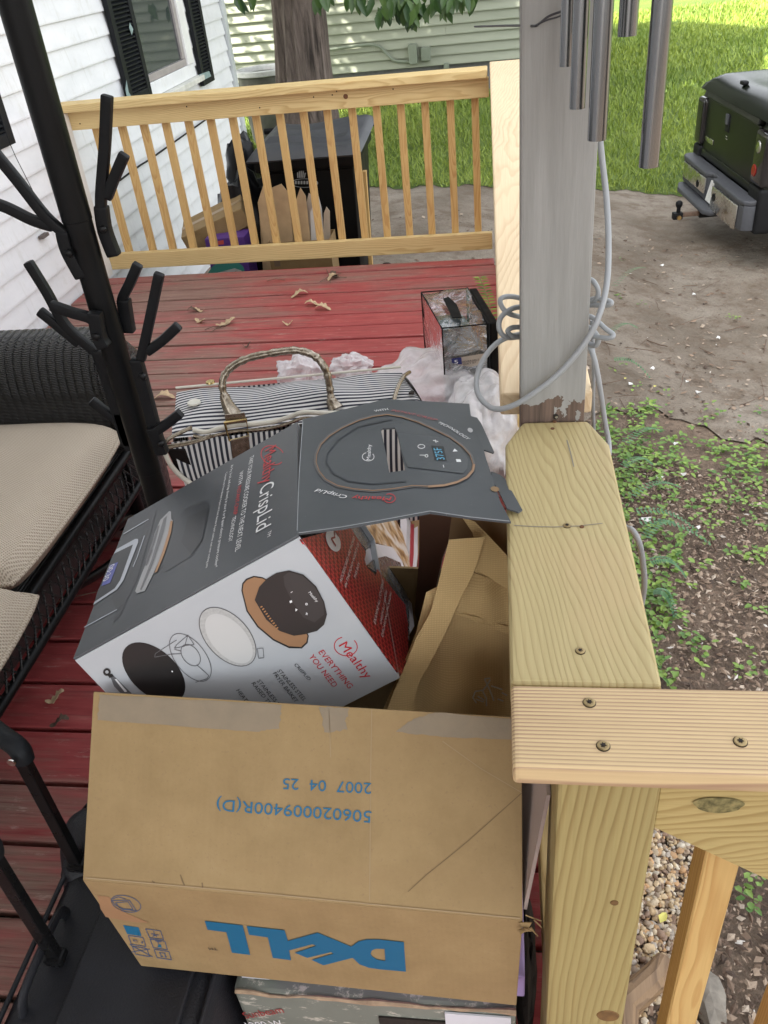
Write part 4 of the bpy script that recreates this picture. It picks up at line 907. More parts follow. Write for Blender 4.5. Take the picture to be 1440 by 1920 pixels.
# lettering on the front, upside down
E1 = [(1358, 240), (1190, 222), (1105, 222), (1050, 236), (1003, 270), (776, 176), (575, 232), (553, 160), (297, 131), (313, 190), (440, 208), (473, 346), (597, 362), (583, 296), (740, 254), (768, 264), (622, 312), (706, 346), (866, 307), (884, 318), (735, 360), (816, 396), (1012, 346), (1060, 390), (1120, 412), (1200, 424), (1372, 439)]
def poly_hole(face, outer, hole, mat, name, parent, layer=2):
    b = bmesh.new(); es = []
    for loop in (outer, hole):
        vs = [b.verts.new(face.at(q, .0005*layer)) for q in loop]
        es += [b.edges.new((vs[i], vs[(i+1) % len(vs)])) for i in range(len(vs))]
    bmesh.ops.triangle_fill(b, use_beauty=True, use_dissolve=False, edges=es)
    me = bpy.data.meshes.new(name); b.to_mesh(me); b.free(); return link_mesh(name, me, mat, parent)
poly_hole(fD, [cE(*q) for q in E1], [cE(*q) for q in [(1228, 286), (1170, 284), (1142, 296), (1133, 318), (1145, 338), (1180, 358), (1233, 367)]], K_blue, 'logo_print', fpan)
decal(fD, [cE(*q) for q in [(14, 97), (270, 127), (321, 326), (197, 311), (160, 173), (33, 156)]], K_blue, 'logo_print', fpan, 2)
text(fD, 'TM', cE(92, 278), cE(35, 276), cE(90, 296), K_blk, 'mark_print', fpan)
cS = crop(180, 1640, 7.2)
decal(fD, [cS(*q) for q in [(365, 682), (575, 712), (615, 832), (420, 800)]], K_blue, 'symbol_print', fpan)
K_line = ink('print_line', (.06, .085, .15), .7)
def cl(P): return P+[P[0]]
SY = [cl([(435, 822), (635, 850), (675, 972), (478, 940)]), cl([(490, 965), (685, 1000), (725, 1108), (535, 1076)]), cl([(670, 732), (872, 760), (912, 878), (722, 850)]), cl([(728, 870), (930, 900), (966, 1016), (775, 988)]), cl([(785, 1010), (985, 1040), (1018, 1150), (825, 1122)]), [(490, 965), (765, 1112)], [(480, 1045), (725, 1006)], [(455, 938), (490, 965)]]
SY += [[(860, 1055), (890, 1110)], [(925, 1062), (945, 1115)], [(850, 1052), (940, 1062)], [(870, 1100), (890, 1112), (905, 1098)], [(930, 1108), (945, 1118), (955, 1104)], [(800, 895), (880, 910)], [(835, 905), (845, 945)], [(780, 765), (790, 830)], [(745, 795), (790, 812), (850, 815)], [(765, 838), (790, 812), (820, 838)]]
strokes(fD, [[cS(*q) for q in L] for L in SY], 1.5, K_line, 'symbol_print', fpan)
decal(fD, [cS(*q) for q in [(845, 940), (875, 945), (888, 985), (830, 980)]], K_blue, 'symbol_print', fpan)
text(fD, '12', cS(635, 905), cS(490, 870), cS(640, 935), K_line, 'number_print', fpan)
rc = ell(405, 393, 205, 105, 15, 36)
strokes(fD, [[cS(*q) for q in cl(rc)], [cS(*q) for q in cl([(215, 350), (450, 345), (545, 488), (360, 470), (250, 400)])], [cS(*q) for q in cl([(265, 380), (430, 365), (500, 470), (370, 462), (300, 430)])], [cS(*q) for q in [(225, 330), (300, 300), (400, 330)]]], 1.4, K_line, 'symbol_print', fpan)
decal(fD, [cS(*q) for q in [(20, 280), (180, 300), (230, 420), (420, 525), (715, 648), (560, 645), (330, 610), (130, 570), (60, 460)]], plain('damp_stain', (.30, .165, .08), .85, .1), 'tape_patch', fpan, 1)

# ================================================================== APPLIANCE BOX
A = V((-.534, .686, .773)); ab = V((.885, .252, .391)).normalized(); ad = V((-.208, .97, -.129)); ad = (ad-ab*ad.dot(ab)).normalized(); nn = ab.cross(ad).normalized()
if nn.z < 0: nn = -nn
L1, L2, L3 = .33, .383, .255
B = A+ab*L1; C_ = B+ad*L2; D = A+ad*L2; dn = -nn*L3
ap = empty('appliance_box', A+dn+ab*.16); tag(ap, 'dark grey appliance box with white side tilted inside the shipping box', 'box')
t = NT('grey_print_board'); v = t.tc()
c = t.ramp(t.noise(v, 7, 4), [(.3, (.058, .064, .070)), (.7, (.078, .085, .092))])
c = t.mix(t.ramp(t.noise(v, 130, 3, .7), [(.70, 0), (.76, .35)]), c, (.4, .4, .4))
M_gb = t.fin(c, .42, t.bump(t.noise(v, 25, 3), .05, .003))
t = NT('white_print_board'); v = t.tc(); M_wb = t.fin(t.ramp(t.noise(v, 6, 4), [(.3, (.40, .42, .44)), (.7, (.46, .475, .49))]), .45, t.bump(t.noise(v, 25, 3), .04, .003))
top = quadpanel('top_panel', [A, B, C_, D], -nn*.003, M_gb, ap, .0008)
whi = quadpanel('front_panel', [A-nn*.0035, B-nn*.0035, B+dn, A+dn], ad*.003, M_wb, ap, .0008)
quadpanel('side_panel', [A-nn*.0035+ad*.0035, D-nn*.0035, D+dn, A+dn+ad*.0035], ab*.003, M_gb, ap)
quadpanel('back_panel', [D-nn*.0035+ab*.0035, C_-nn*.0035, C_+dn, D+dn+ab*.0035], -ad*.003, M_wb, ap)
quadpanel('bottom_panel', [A+dn+ab*.0035+ad*.0035, B+dn+ad*.0035, C_+dn-ad*.0035, D+dn+ab*.0035-ad*.0035], nn*.003, M_wb, ap)
fT, fW, fE = Face(A, nn), Face(A, -ad), Face(B, ab)
c7 = crop(130, 740, 1.6744); cK = crop(140, 900, 4.8); cR = crop(540, 960, 3.2727); cL = crop(540, 760, 3.2727)
# --- top panel print
text(fT, 'Mealthy', c7(614, 176), c7(602, 284), c7(650, 177), K_red, 'brand_print', top)
strokes(fT, [[c7(*q) for q in ell(638, 190, 37, 29, 20, 30, 20, 320)]], 1.6, K_red, 'brand_ring', top)
text(fT, 'CrispLid', c7(600, 290), c7(585, 434), c7(644, 291), K_wht, 'product_print', top); text(fT, 'TM', c7(624, 430), c7(621, 448), c7(634, 431), K_wht, 'mark_print', top)
text(fT, 'TAKE YOUR PRESSURE COOKER TO THE NEXT LEVEL', c7(567, 196), c7(520, 494), c7(579, 197), K_wht, 'slogan_print', top)
text(fT, 'WITH', c7(535, 244), c7(530, 283), c7(546, 245), K_wht, 'slogan_print', top); text(fT, 'INSTANT-CRISP', c7(529, 289), c7(514, 380), c7(540, 290), K_red, 'slogan_print', top); text(fT, 'TECHNOLOGY', c7(512, 386), c7(499, 464), c7(523, 387), K_wht, 'slogan_print', top)
text(fT, 'Air fry, broil, and crisp directly in your 6 or 8 quart electric pressure cooker*', c7(508, 222), c7(455, 545), c7(515, 223), K_wht, 'small_print', top)
text(fT, '*Compatible with 7-inch diameter 6-quart and 8-inch diameter 8-quart stainless steel inner cooking pots', c7(491, 244), c7(428, 545), c7(496, 245), K_wht, 'small_print', top)
K_d1 = ink('art_dark', (.040, .044, .049), .35); K_d2 = ink('art_darker', (.026, .028, .031), .35); K_st = ink('art_steel', (.33, .335, .34), .3); K_st2 = ink('art_steel_dark', (.12, .12, .125), .3); K_cu = ink('art_copper', (.40, .205, .085), .35); K_sv = ink('art_silver', (.44, .47, .52), .3); K_lcd = ink('art_lcd', (.08, .095, .36), .3)
decal(fT, [cK(*q) for q in [(985, 265), (1165, 185), (1200, 200), (1215, 250), (1150, 545), (1060, 680), (990, 720), (830, 820), (800, 815), (800, 770), (720, 850), (880, 380), (940, 330)]], K_d1, 'appliance_art', top)
decal(fT, [cK(*q) for q in [(1020, 330), (1205, 250), (1145, 540), (1050, 670), (960, 560)]], K_d2, 'appliance_art', top, 2)
decal(fT, [cK(*q) for q in [(670, 290), (735, 265), (700, 420), (560, 900), (470, 1080), (410, 1220), (345, 1285), (375, 1170), (330, 1060), (430, 960), (520, 760), (600, 480)]], K_d1, 'appliance_art', top)
decal(fT, [cK(*q) for q in [(770, 360), (850, 280), (868, 285), (870, 350), (885, 365), (862, 470), (780, 680), (690, 880), (630, 1000), (600, 1005), (560, 1020), (545, 1000), (590, 880), (660, 700), (720, 480)]], K_st, 'appliance_art', top, 2)
for q in [[(800, 350), (830, 320), (800, 470), (700, 760), (600, 990), (588, 985), (690, 720)], [(745, 420), (765, 400), (720, 560), (640, 760), (640, 720)], [(680, 640), (705, 620), (650, 770), (632, 770)]]: decal(fT, [cK(*w_) for w_ in q], K_st2, 'appliance_art', top, 3)
decal(fT, [cK(*q) for q in [(862, 365), (882, 368), (868, 470), (810, 660), (740, 825), (718, 835), (790, 640), (840, 480)]], K_cu, 'appliance_art', top, 3)
decal(fT, [cK(*q) for q in [(350, 665), (380, 620), (545, 530), (570, 530), (572, 560), (440, 900), (380, 985), (165, 1125), (180, 1095), (360, 975), (410, 900), (525, 580), (380, 650)]], K_sv, 'control_frame', top, 2)
decal(fT, [cK(*q) for q in [(345, 672), (378, 652), (522, 582), (408, 900), (358, 972), (182, 1090), (200, 1020)]], K_d2, 'control_panel', top, 2)
decal(fT, [cK(*q) for q in [(318, 765), (392, 738), (318, 925), (240, 955)]], K_lcd, 'display_print', top, 3)
text(fT, '00:30', cK(314, 775), cK(250, 920), cK(362, 758), K_wht, 'display_digits', top, 4)
strokes(fT, [[cK(440, 485), cK(665, 352)], [cK(85, 1325), cK(380, 1165)], [cK(628, 500), cK(560, 700), cK(525, 780)]], 1.5, K_sv, 'art_line', top, 2)
# --- white panel print
cG = crop(560, 980, 6.4)
text(fW, 'Mealthy', cG(478, 1478), cG(800, 1880), cG(570, 1405), K_red, 'brand_print', whi)
strokes(fW, [[cG(*q) for q in ell(565, 1485, 138, 112, 8, 34, -50 , 245)]], 1.6, K_red, 'brand_ring', whi)
text(fW, 'EVERYTHING', cR(185, 862), cR(372, 1085), cR(214, 838), K_red, 'heading_print', whi); text(fW, 'YOU NEED', cR(125, 887), cR(277, 1077), cR(153, 864), K_red, 'heading_print', whi)
text(fW, 'CRISPLID', cR(36, 938), cR(126, 1035), cR(52, 924), K_blk, 'item_print', whi)
text(fW, 'STAINLESS STEEL', c7(652, 868), c7(735, 963), c7(662, 859), K_blk, 'item_print', whi); text(fW, 'FRYER BASKET', c7(638, 876), c7(709, 967), c7(648, 868), K_blk, 'item_print', whi)
text(fW, 'STAINLESS STEEL', c7(588, 899), c7(676, 1005), c7(598, 891), K_blk, 'item_print', whi); text(fW, 'RAISED TRIVET', c7(571, 907), c7(648, 1003), c7(581, 899), K_blk, 'item_print', whi); text(fW, 'HEAT MAT', c7(523, 929), c7(578, 999), c7(533, 921), K_blk, 'item_print', whi)
K_pan = ink('art_black', (.018, .016, .016), .4); K_cp2 = ink('art_copper2', (.30, .165, .085), .4); K_mesh = plain('art_mesh', (.42, .42, .41), .5, .15, 300, 0); K_dev = ink('art_device', (.03, .027, .026), .3); K_dev2 = ink('art_device_top', (.048, .044, .043), .3)
decal(fW, [c7(*q) for q in [(540, 615), (543, 592), (555, 578), (578, 569), (606, 573), (640, 590), (720, 700), (752, 757), (748, 780), (730, 797), (690, 796), (640, 772), (590, 730), (556, 680)]], K_pan, 'device_art', whi, 1)
decal(fW, [c7(*q) for q in [(544, 615), (547, 594), (558, 582), (580, 573), (606, 577), (640, 594), (720, 704), (748, 757), (744, 777), (728, 792), (690, 790), (642, 767), (594, 727), (560, 678)]], K_cp2, 'device_art', whi, 2)
decal(fW, [c7(*q) for q in [(582, 645), (596, 604), (620, 578), (650, 560), (690, 552), (735, 565), (775, 602), (800, 650), (809, 690), (800, 722), (778, 742), (740, 752), (705, 757), (660, 742), (618, 706)]], K_dev, 'device_art', whi, 3)
decal(fW, [c7(*q) for q in [(690, 556), (733, 569), (772, 605), (797, 652), (800, 690), (770, 715), (735, 700), (700, 650), (676, 600), (672, 570)]], K_dev2, 'device_art', whi, 4)
strokes(fW, [[c7(600+5.5*k, 668+7.4*k), c7(606+5.5*k, 664+7.4*k)] for k in range(10)], 2.2, K_cu, 'device_vents', whi, 4)
text(fW, 'Mealthy', c7(750, 622), c7(776, 652), c7(757, 616), K_wht, 'device_brand', whi, 5)
strokes(fW, [[c7(695, 622), c7(701, 618)], [c7(742, 690), c7(748, 686)], [c7(744, 684), c7(747, 692)], cl([c7(742, 655), c7(747, 655), c7(747, 660), c7(742, 660)])], 1.2, K_wht, 'device_icons', whi, 5)
decal(fW, [c7(*q) for q in [(691, 648), (698, 645), (700, 652), (693, 655)]], K_wht, 'device_icons', whi, 5); decal(fW, [c7(*q) for q in [(710, 671), (717, 675), (710, 681)]], K_wht, 'device_icons', whi, 5)
decal(fW, [c7(*q) for q in ell(497, 760, 112, 67, 47)], K_st2, 'basket_art', whi, 1); decal(fW, [c7(*q) for q in ell(497, 760, 109, 64, 47)], K_mesh, 'basket_art', whi, 2); decal(fW, [c7(*q) for q in ell(501, 766, 95, 52, 47)], ink('art_mesh2', (.52, .52, .51), .5), 'basket_art', whi, 3)
strokes(fW, [cl([c7(590, 797), c7(608, 796), c7(611, 826), c7(594, 828)])], 1.2, K_st2, 'basket_handle', whi, 3)
decal(fW, [c7(*q) for q in ell(265, 872, 118, 70, 42)], K_pan, 'pan_art', whi, 1); decal(fW, [c7(*q) for q in ell(323, 869, 3, 2, 40, 10)], K_wht, 'pan_art', whi, 2)
strokes(fW, [[c7(*q) for q in cl(ell(380, 825, 88, 47, 52))], [c7(*q) for q in cl(ell(381, 818, 38, 25, 52))], [c7(*q) for q in [(337, 770), (270, 813), (268, 824), (318, 815), (352, 813)]], [c7(*q) for q in [(337, 785), (372, 755), (362, 790), (330, 796), (337, 785)]], [c7(*q) for q in [(372, 755), (392, 785), (362, 788)]], [c7(*q) for q in [(400, 848), (438, 882), (432, 892), (396, 903)]], [c7(*q) for q in [(352, 805), (330, 800)]]], 1.3, K_st2, 'trivet_art', whi, 2)
decal(fW, [c7(*q) for q in [(128, 884), (137, 880), (196, 938), (188, 942), (160, 936), (140, 915)]], K_st2, 'tongs_art', whi, 1); decal(fW, [c7(*q) for q in [(142, 893), (148, 893), (182, 932), (174, 934)]], K_wht, 'tongs_art', whi, 2)
strokes(fW, [[c7(*q) for q in cl(ell(118, 871, 9, 9, 0, 18))]], 4, K_pan, 'tongs_art', whi, 2); decal(fW, [c7(*q) for q in [(120, 880), (134, 876), (140, 884), (126, 890)]], K_pan, 'tongs_art', whi, 2)
# --- red inner flap
t = NT('red_pattern'); uv = t.tc(); U_ = [V(ad), V(nn)]
def axis_node(t, vec, k):
    d_ = t.n('VectorMath', operation='DOT_PRODUCT'); t.set(d_.inputs[0], uv); d_.inputs[1].default_value = tuple(vec); return t.math('MULTIPLY', d_.outputs['Value'], k)
gu, gv = axis_node(t, ad, 88), axis_node(t, nn, 88)
row = t.math('FLOOR', gv); fu = t.math('SUBTRACT', t.math('FRACT', t.math('ADD', gu, t.math('MULTIPLY', row, .5))), .5); fv = t.math('SUBTRACT', t.math('FRACT', gv), .5)
dd = t.math('SQRT', t.math('ADD', t.math('MULTIPLY', fu, fu), t.math('MULTIPLY', fv, fv)))
ring = t.ramp(dd, [(0, .7), (.12, .25), (.2, .95), (.36, 1), (.4, 0)])
M_rp = t.fin(t.mix(ring, (.16, .004, .009), t.mix(t.noise(uv, 12, 2), (.66, .055, .055), (.45, .025, .03))), .4)
redP = [cR(*q) for q in [(78, 166), (375, 84), (425, 160), (480, 250), (470, 290), (482, 335), (530, 380), (538, 395), (550, 352), (640, 470), (720, 570), (736, 690), (738, 800), (735, 930), (690, 1003)]]
rf = MB().prism([on_plane(x, y, B+ab*.0, ab) for x, y in redP], -ab*.002).build('dust_flap', M_rp, ap); rf['label'] = 'red patterned inner flap'
decal(fE, [cR(*q) for q in ell(278, 175, 72, 40, 68)], K_wht, 'badge_print', rf, 2); text(fE, 'M', cR(296, 215), cR(262, 150), cR(262, 212) if False else cR(318, 175), K_dkred, 'badge_letter', rf, 3) if False else None
text(fE, 'M', cR(292, 214), cR(311, 142), cR(250, 204), K_dkred, 'badge_letter', rf, 3)
for s_, a_, b_, u_ in [('ACCESSORIES ARE PACKED', (327, 440), (411, 160), (311, 434)), ('IN THE FOAM INSERTS OF', (357, 466), (437, 198), (342, 460)), ('THIS BOX', (414, 415), (441, 318), (400, 410)), ('EXAMINE ALL CONTENTS', (537, 692), (589, 428), (521, 688)), ('CAREFULLY BEFORE', (573, 694), (609, 488), (560, 690)), ('DISCARDING PACKAGING', (583, 770), (636, 498), (569, 766))]:
    text(fE, s_, cR(*a_), cR(*b_), cR(*u_), K_wht, 'notice_print', rf, 2, shear=.12)
# brown inner flap swung open at the back edge
ph = R(35); m2 = (ab*math.sin(ph)+ad*math.cos(ph)).normalized()
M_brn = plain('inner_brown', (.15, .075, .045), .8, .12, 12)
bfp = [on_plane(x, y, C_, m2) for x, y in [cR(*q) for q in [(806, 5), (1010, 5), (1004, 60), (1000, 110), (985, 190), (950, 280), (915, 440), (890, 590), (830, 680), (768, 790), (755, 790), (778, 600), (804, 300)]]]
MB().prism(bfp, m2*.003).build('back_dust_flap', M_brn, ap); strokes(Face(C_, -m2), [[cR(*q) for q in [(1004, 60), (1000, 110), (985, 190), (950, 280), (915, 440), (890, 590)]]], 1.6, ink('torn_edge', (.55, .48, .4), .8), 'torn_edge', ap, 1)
# --- lid
th = R(-25); wv = (ab*math.cos(th)+nn*math.sin(th)).normalized(); nl = wv.cross(ad).normalized()
if nl.z < 0: nl = -nl
fL = Face(B+nn*.0, nl)
lo = [(556, 1000), (560, 900), (567, 786), (600, 779), (722, 748), (880, 757), (884, 790), (905, 836), (912, 862), (925, 900), (938, 940), (958, 978), (880, 970), (806, 960), (720, 976), (640, 990)]
hole = [cL(*q) for q in [(570, 148), (580, 140), (655, 136), (668, 160), (690, 260), (720, 398), (622, 412), (600, 290)]]
def lid_panel():
    b = bmesh.new(); es = []
    for loop in (lo, hole):
        vs = [b.verts.new(on_plane(q[0], q[1], B-nl*.0005, nl)) for q in loop]; es += [b.edges.new((vs[i], vs[(i+1) % len(vs)])) for i in range(len(vs))]
    bmesh.ops.triangle_fill(b, use_beauty=True, use_dissolve=False, edges=es)
    bmesh.ops.recalc_face_normals(b, faces=b.faces[:])
    if sum(f.normal.dot(nl) for f in b.faces) < 0: bmesh.ops.reverse_faces(b, faces=b.faces[:])
    bmesh.ops.solidify(b, geom=b.faces[:], thickness=.0028)
    me = bpy.data.meshes.new('lid'); b.to_mesh(me); b.free(); return link_mesh('lid', me, M_gb, ap)
lid = lid_panel()
MB().prism([on_plane(*cL(*q), B-nl*.0035, nl) for q in [(1100, 60), (1160, 75), (1185, 110), (1265, 285), (1258, 291), (1175, 263), (1150, 200), (1120, 130)]], -nl*.002).build('lid_tab', M_gb, lid)
MB().prism([on_plane(*cL(*q), B-nl*.0035, nl) for q in [(1245, 405), (1300, 425), (1330, 447), (1438, 640), (1415, 655), (1345, 632), (1300, 540), (1262, 470)]], nl*.002 if False else -nl*.002).build('lid_tab', M_gb, lid)
decal(fL, [cL(*q) for q in ell(1118, 152, 17, 13, 30, 14)], ink('pale_hole', (.45, .45, .45), .6), 'tab_slot', lid, 1); decal(fL, [cL(*q) for q in ell(1270, 513, 27, 16, 10, 14)], ink('tan_hole', (.25, .16, .08), .7), 'tab_slot', lid, 1)
heart = [(165, 350), (170, 300), (195, 240), (250, 185), (330, 135), (430, 90), (520, 65), (610, 52), (700, 68), (800, 100), (900, 145), (1000, 195), (1075, 250), (1125, 305), (1143, 360), (1135, 400), (1100, 440), (1040, 470), (960, 490), (860, 498), (765, 495), (640, 515), (520, 525), (400, 515), (300, 495), (225, 455), (185, 405)]
def inset(P, k, c_=(640, 300)): return [(c_[0]+(x-c_[0])*k, c_[1]+(y-c_[1])*k) for x, y in P]
K_ring = ink('art_rim', (.125, .12, .12), .35); K_glass = ink('art_glass', (.090, .097, .105), .3); K_rim2 = ink('art_rim_copper', (.33, .20, .12), .4)
strokes(fL, [cl([cL(*q) for q in heart])], 4.5, K_ring, 'lid_art', lid, 1); strokes(fL, [cl([cL(*q) for q in inset(heart, .985)])], 1.3, K_cp2, 'lid_art', lid, 2)
strokes(fL, [[cL(*q) for q in heart[14:20]]], 4, K_rim2, 'lid_art', lid, 3); strokes(fL, [[cL(*q) for q in [(725, 465), (520, 482), (370, 465), (280, 420), (235, 350), (245, 290), (310, 210), (430, 130), (640, 85)]]], 2.2, ink('art_rim_dark', (.038, .043, .052), .35), 'lid_art', lid, 1)
decal(fL, [cL(*q) for q in [(670, 168), (985, 200), (1060, 260), (1105, 330), (1100, 385), (1075, 418), (735, 378), (700, 290)]], K_glass, 'panel_art', lid, 1)
text(fL, 'Mealthy', cL(505, 335), cL(510, 240), cL(480, 335), K_wht, 'brand_print', lid); strokes(fL, [[cL(*q) for q in ell(492, 315, 36, 26, 0, 24, -40, 250)]], 1, K_wht, 'brand_ring', lid)
K_led = ink('print_led', (.12, .42, .62), .4)
decal(fL, [cL(*q) for q in [(878, 246), (955, 252), (975, 342), (900, 338)]], K_d2, 'display_print', lid, 2); text(fL, '375F', cL(962, 332), cL(938, 258), cL(910, 330), K_led, 'display_digits', lid, 3)
strokes(fL, [[cL(*q) for q in cl(ell(818, 252, 21, 12, 0, 18))], [cL(890, 215), cL(922, 222)], [cL(903, 210), cL(909, 230)], [cL(952, 365), cL(957, 382)], [cL(808, 305), cL(845, 306)], [cL(*q) for q in cl(ell(850, 310, 9, 8, 0, 10))]], 1.1, K_wht, 'icon_print', lid, 2)
decal(fL, [cL(*q) for q in [(1010, 284), (1022, 265), (1042, 282)]], K_wht, 'icon_print', lid, 2); decal(fL, [cL(*q) for q in [(1030, 330), (1058, 331), (1063, 347), (1035, 347)]], K_wht, 'icon_print', lid, 2)
text(fL, 'WITH', cL(533, 40), cL(617, 28), cL(530, 28), K_wht, 'arc_print', lid); 
K_pr = ink('print_red_faded', (.40, .07, .07), .5)
text(fL, 'INSTANT-', cL(632, 33), cL(782, 62), cL(632, 21), K_pr, 'arc_print', lid); text(fL, 'CRISP', cL(786, 63), cL(905, 94), cL(790, 51), K_pr, 'arc_print', lid)
text(fL, 'TECH', cL(914, 106), cL(985, 138), cL(920, 94), K_wht, 'arc_print', lid); text(fL, 'NOLOGY', cL(990, 141), cL(1100, 210), cL(998, 128), K_wht, 'arc_print', lid)
text(fL, 'Mealthy', cL(636, 562), cL(398, 555), cL(632, 585), K_red, 'brand_print', lid); strokes(fL, [[cL(*q) for q in ell(622, 570, 36, 27, 0, 22, -120, 150)]], 1.3, K_red, 'brand_ring', lid); text(fL, 'CrispLid', cL(370, 555), cL(185, 512), cL(365, 578), K_wht, 'product_print', lid)
M_edge = ink('worn_edge', (.30, .31, .32), .7)
strokes(fL, [[(557, 995), (561, 890), (568, 790)], [(560, 999), (640, 988), (720, 974), (806, 958), (880, 969), (955, 977)]], 1.4, M_edge, 'worn_edge', lid, 1)
# booklets and plastic wrap inside
def sheet3(name, P, off, mat, label, cat, th=.0012):
    return tag(MB().prism([on_plane(*cR(*q), B-ab*off, ab) for q in P], -ab*th).build(name, mat), label, cat)
M_pap = plain('booklet_paper', (.55, .52, .55), .6, .08, 20); t = NT('food_photo'); M_food = t.fin(t.ramp(t.noise(t.tc(), 38, 2, .4), [(.3, (.12, .06, .03)), (.45, (.42, .25, .10)), (.6, (.6, .52, .45)), (.8, (.65, .62, .6))]), .35)
sheet3('booklet', [(440, 70), (470, 20), (640, 10), (700, 120), (740, 260), (760, 420), (700, 300), (640, 215), (560, 195), (500, 170)], .012, M_food, 'glossy recipe booklet with a food photo inside the appliance box', 'booklet')
sheet3('booklet', [(465, 285), (480, 230), (540, 195), (640, 215), (700, 300), (745, 430), (775, 700), (740, 760), (720, 560), (690, 310), (600, 270), (520, 290), (480, 340)], .010, M_pap, 'curled lilac white booklet page beside the red flap', 'booklet')
sheet3('plastic_wrap', [(375, 85), (450, 70), (530, 195), (480, 230), (430, 170)], .008, plain('dark_plastic', (.10, .10, .105), .25, .3, 60), 'dark grey plastic wrap behind the red flap top', 'plastic wrap'); sheet3('plastic_wrap', [(480, 330), (530, 290), (600, 272), (690, 312), (722, 420), (745, 620), (745, 790), (700, 560), (545, 370)], .006, bpy.data.materials['dark_plastic'], 'crinkled dark plastic wrap over the booklets', 'plastic wrap')
for k, (mt, lb) in enumerate([(M_pap, 'first white booklet edge in the stack of manuals'), (plain('grey_paper', (.38, .36, .37), .6), 'grey booklet edge in the stack of manuals'), (plain('red_cover', (.32, .02, .035), .45), 'red covered booklet edge in the stack of manuals'), (bpy.data.materials['booklet_paper'], 'white booklet edge next to the red covered manual')]):
    x = 690+22*k; sheet3('booklet', [(x, 5), (x+26, 10), (x+40, 60), (x+34+k*2, 260), (x+15-k*4, 600), (x-10-k*12+30, 740), (x-14-k*12+28, 700), (x+10, 400)], .016+.006*k, mt, lb, 'booklet')

# ================================================================== TAN TOTE BAG
t = NT('tan_nonwoven'); v = t.tc()
wv1 = t.n('TexWave'); t.set(wv1.inputs['Vector'], v); wv1.inputs['Scale'].default_value = 140; wv2 = t.n('TexWave'); wv2.bands_direction = 'Z'; t.set(wv2.inputs['Vector'], v); wv2.inputs['Scale'].default_value = 140
gr = t.math('MULTIPLY', wv1.outputs['Fac'], wv2.outputs['Fac'])
M_tan = t.fin(t.mix(gr, (.52, .36, .16), (.66, .48, .235)), .85, t.bump(gr, .25, .002))
tote = empty('tote_bag', (-.09, .85, .36)); tag(tote, 'tan woven tote bag stuffed beside the appliance box', 'bag')
cT = crop(740, 960, 5.054)
TPn = V((.0, -.80, .60)).normalized(); TP0 = V((-.06, .835, .64))
def tgrid(name, rows, mat, off=0, amp=.012, fr=9, th=.0):
    """rows of crop points, each the same length; folds come from noise"""
    nr, ncol = len(rows), len(rows[0])
    def at(u, v_):
        y = v_*(nr-1); j = min(int(y), nr-2); x = u*(ncol-1); i = min(int(x), ncol-2); fx, fy = x-i, y-j
        l = lambda a, b, k: (a[0]+(b[0]-a[0])*k, a[1]+(b[1]-a[1])*k)
        q = l(l(rows[j][i], rows[j][i+1], fx), l(rows[j+1][i], rows[j+1][i+1], fx), fy)
        pxq = cT(*q); o_ = off+amp*mn.noise(V((pxq[0]/1000*fr, pxq[1]/1000*fr*1.2, off*10)))+amp*.5*mn.noise(V((pxq[0]/1000*fr*3, pxq[1]/1000*fr*1.5, 3)))
        return on_plane(*pxq, TP0+TPn*o_, TPn)
    return MB().grid(at, 24, 40).build(name, mat, tote, smooth=True, solid=.0015)
tgrid('bag_front', [[(300, 760), (700, 560), (1180, 740)], [(200, 1150), (620, 1000), (1180, 1150)], [(60, 1500), (480, 1450), (1180, 1500)], [(-120, 1900), (400, 1900), (1180, 1900)], [(-120, 2250), (400, 2250), (1180, 2250)]], M_tan, 0, .032, 7)
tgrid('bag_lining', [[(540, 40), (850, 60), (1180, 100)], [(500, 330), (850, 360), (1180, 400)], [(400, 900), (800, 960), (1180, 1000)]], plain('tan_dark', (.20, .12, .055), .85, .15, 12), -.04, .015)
tgrid('bag_back', [[(640, 55), (700, 70), (760, 90)], [(740, 200), (850, 225), (960, 300)], [(790, 400), (950, 400), (1100, 450)], [(760, 570), (900, 630), (1120, 760)]], M_tan, .0, .006)
tgrid('hem', [[(575, 945), (800, 1000), (1180, 1120)], [(572, 968), (800, 1045), (1180, 1205)]], bpy.data.materials['tan_dark'] if False else M_tan, .012, .004)
st_ = tgrid('strap', [[(515, 262), (680, 248), (852, 238)], [(440, 560), (600, 555), (765, 545)], [(350, 930), (500, 880), (610, 850)], [(200, 1200), (350, 1190), (470, 1170)], [(80, 1500), (200, 1480), (330, 1440)], [(0, 1680), (100, 1650), (240, 1590)], [(-80, 1900), (60, 1880), (180, 1780)], [(-120, 2150), (20, 2120), (150, 2060)]], M_tan, .037, .011, 7)
fB = Face(TP0+TPn*.0445, TPn); fS = Face(TP0+TPn*.036, TPn)
K_stitch = ink('stitch', (.20, .125, .05), .8)
fB2 = Face(TP0+TPn*.022, TPn)
strokes(fB2, [[cT(*q) for q in L] for L in [[(850, 1580), (880, 1640), (915, 1720), (940, 1790)], [(905, 1590), (870, 1650), (835, 1690)], [(850, 1580), (905, 1575)], [(915, 1648), (1020, 1682)], [(1015, 1712), (1065, 1738)], [(975, 1772), (1030, 1792)], [(765, 1700), (740, 1760), (775, 1810)], [(765, 1700), (830, 1690), (868, 1760), (870, 1840)], [(785, 1745), (850, 1785)], [(770, 1775), (845, 1800)]]], 2.6, ink('white_ink', (.42, .43, .36), .8), 'character_print', tote, 1)
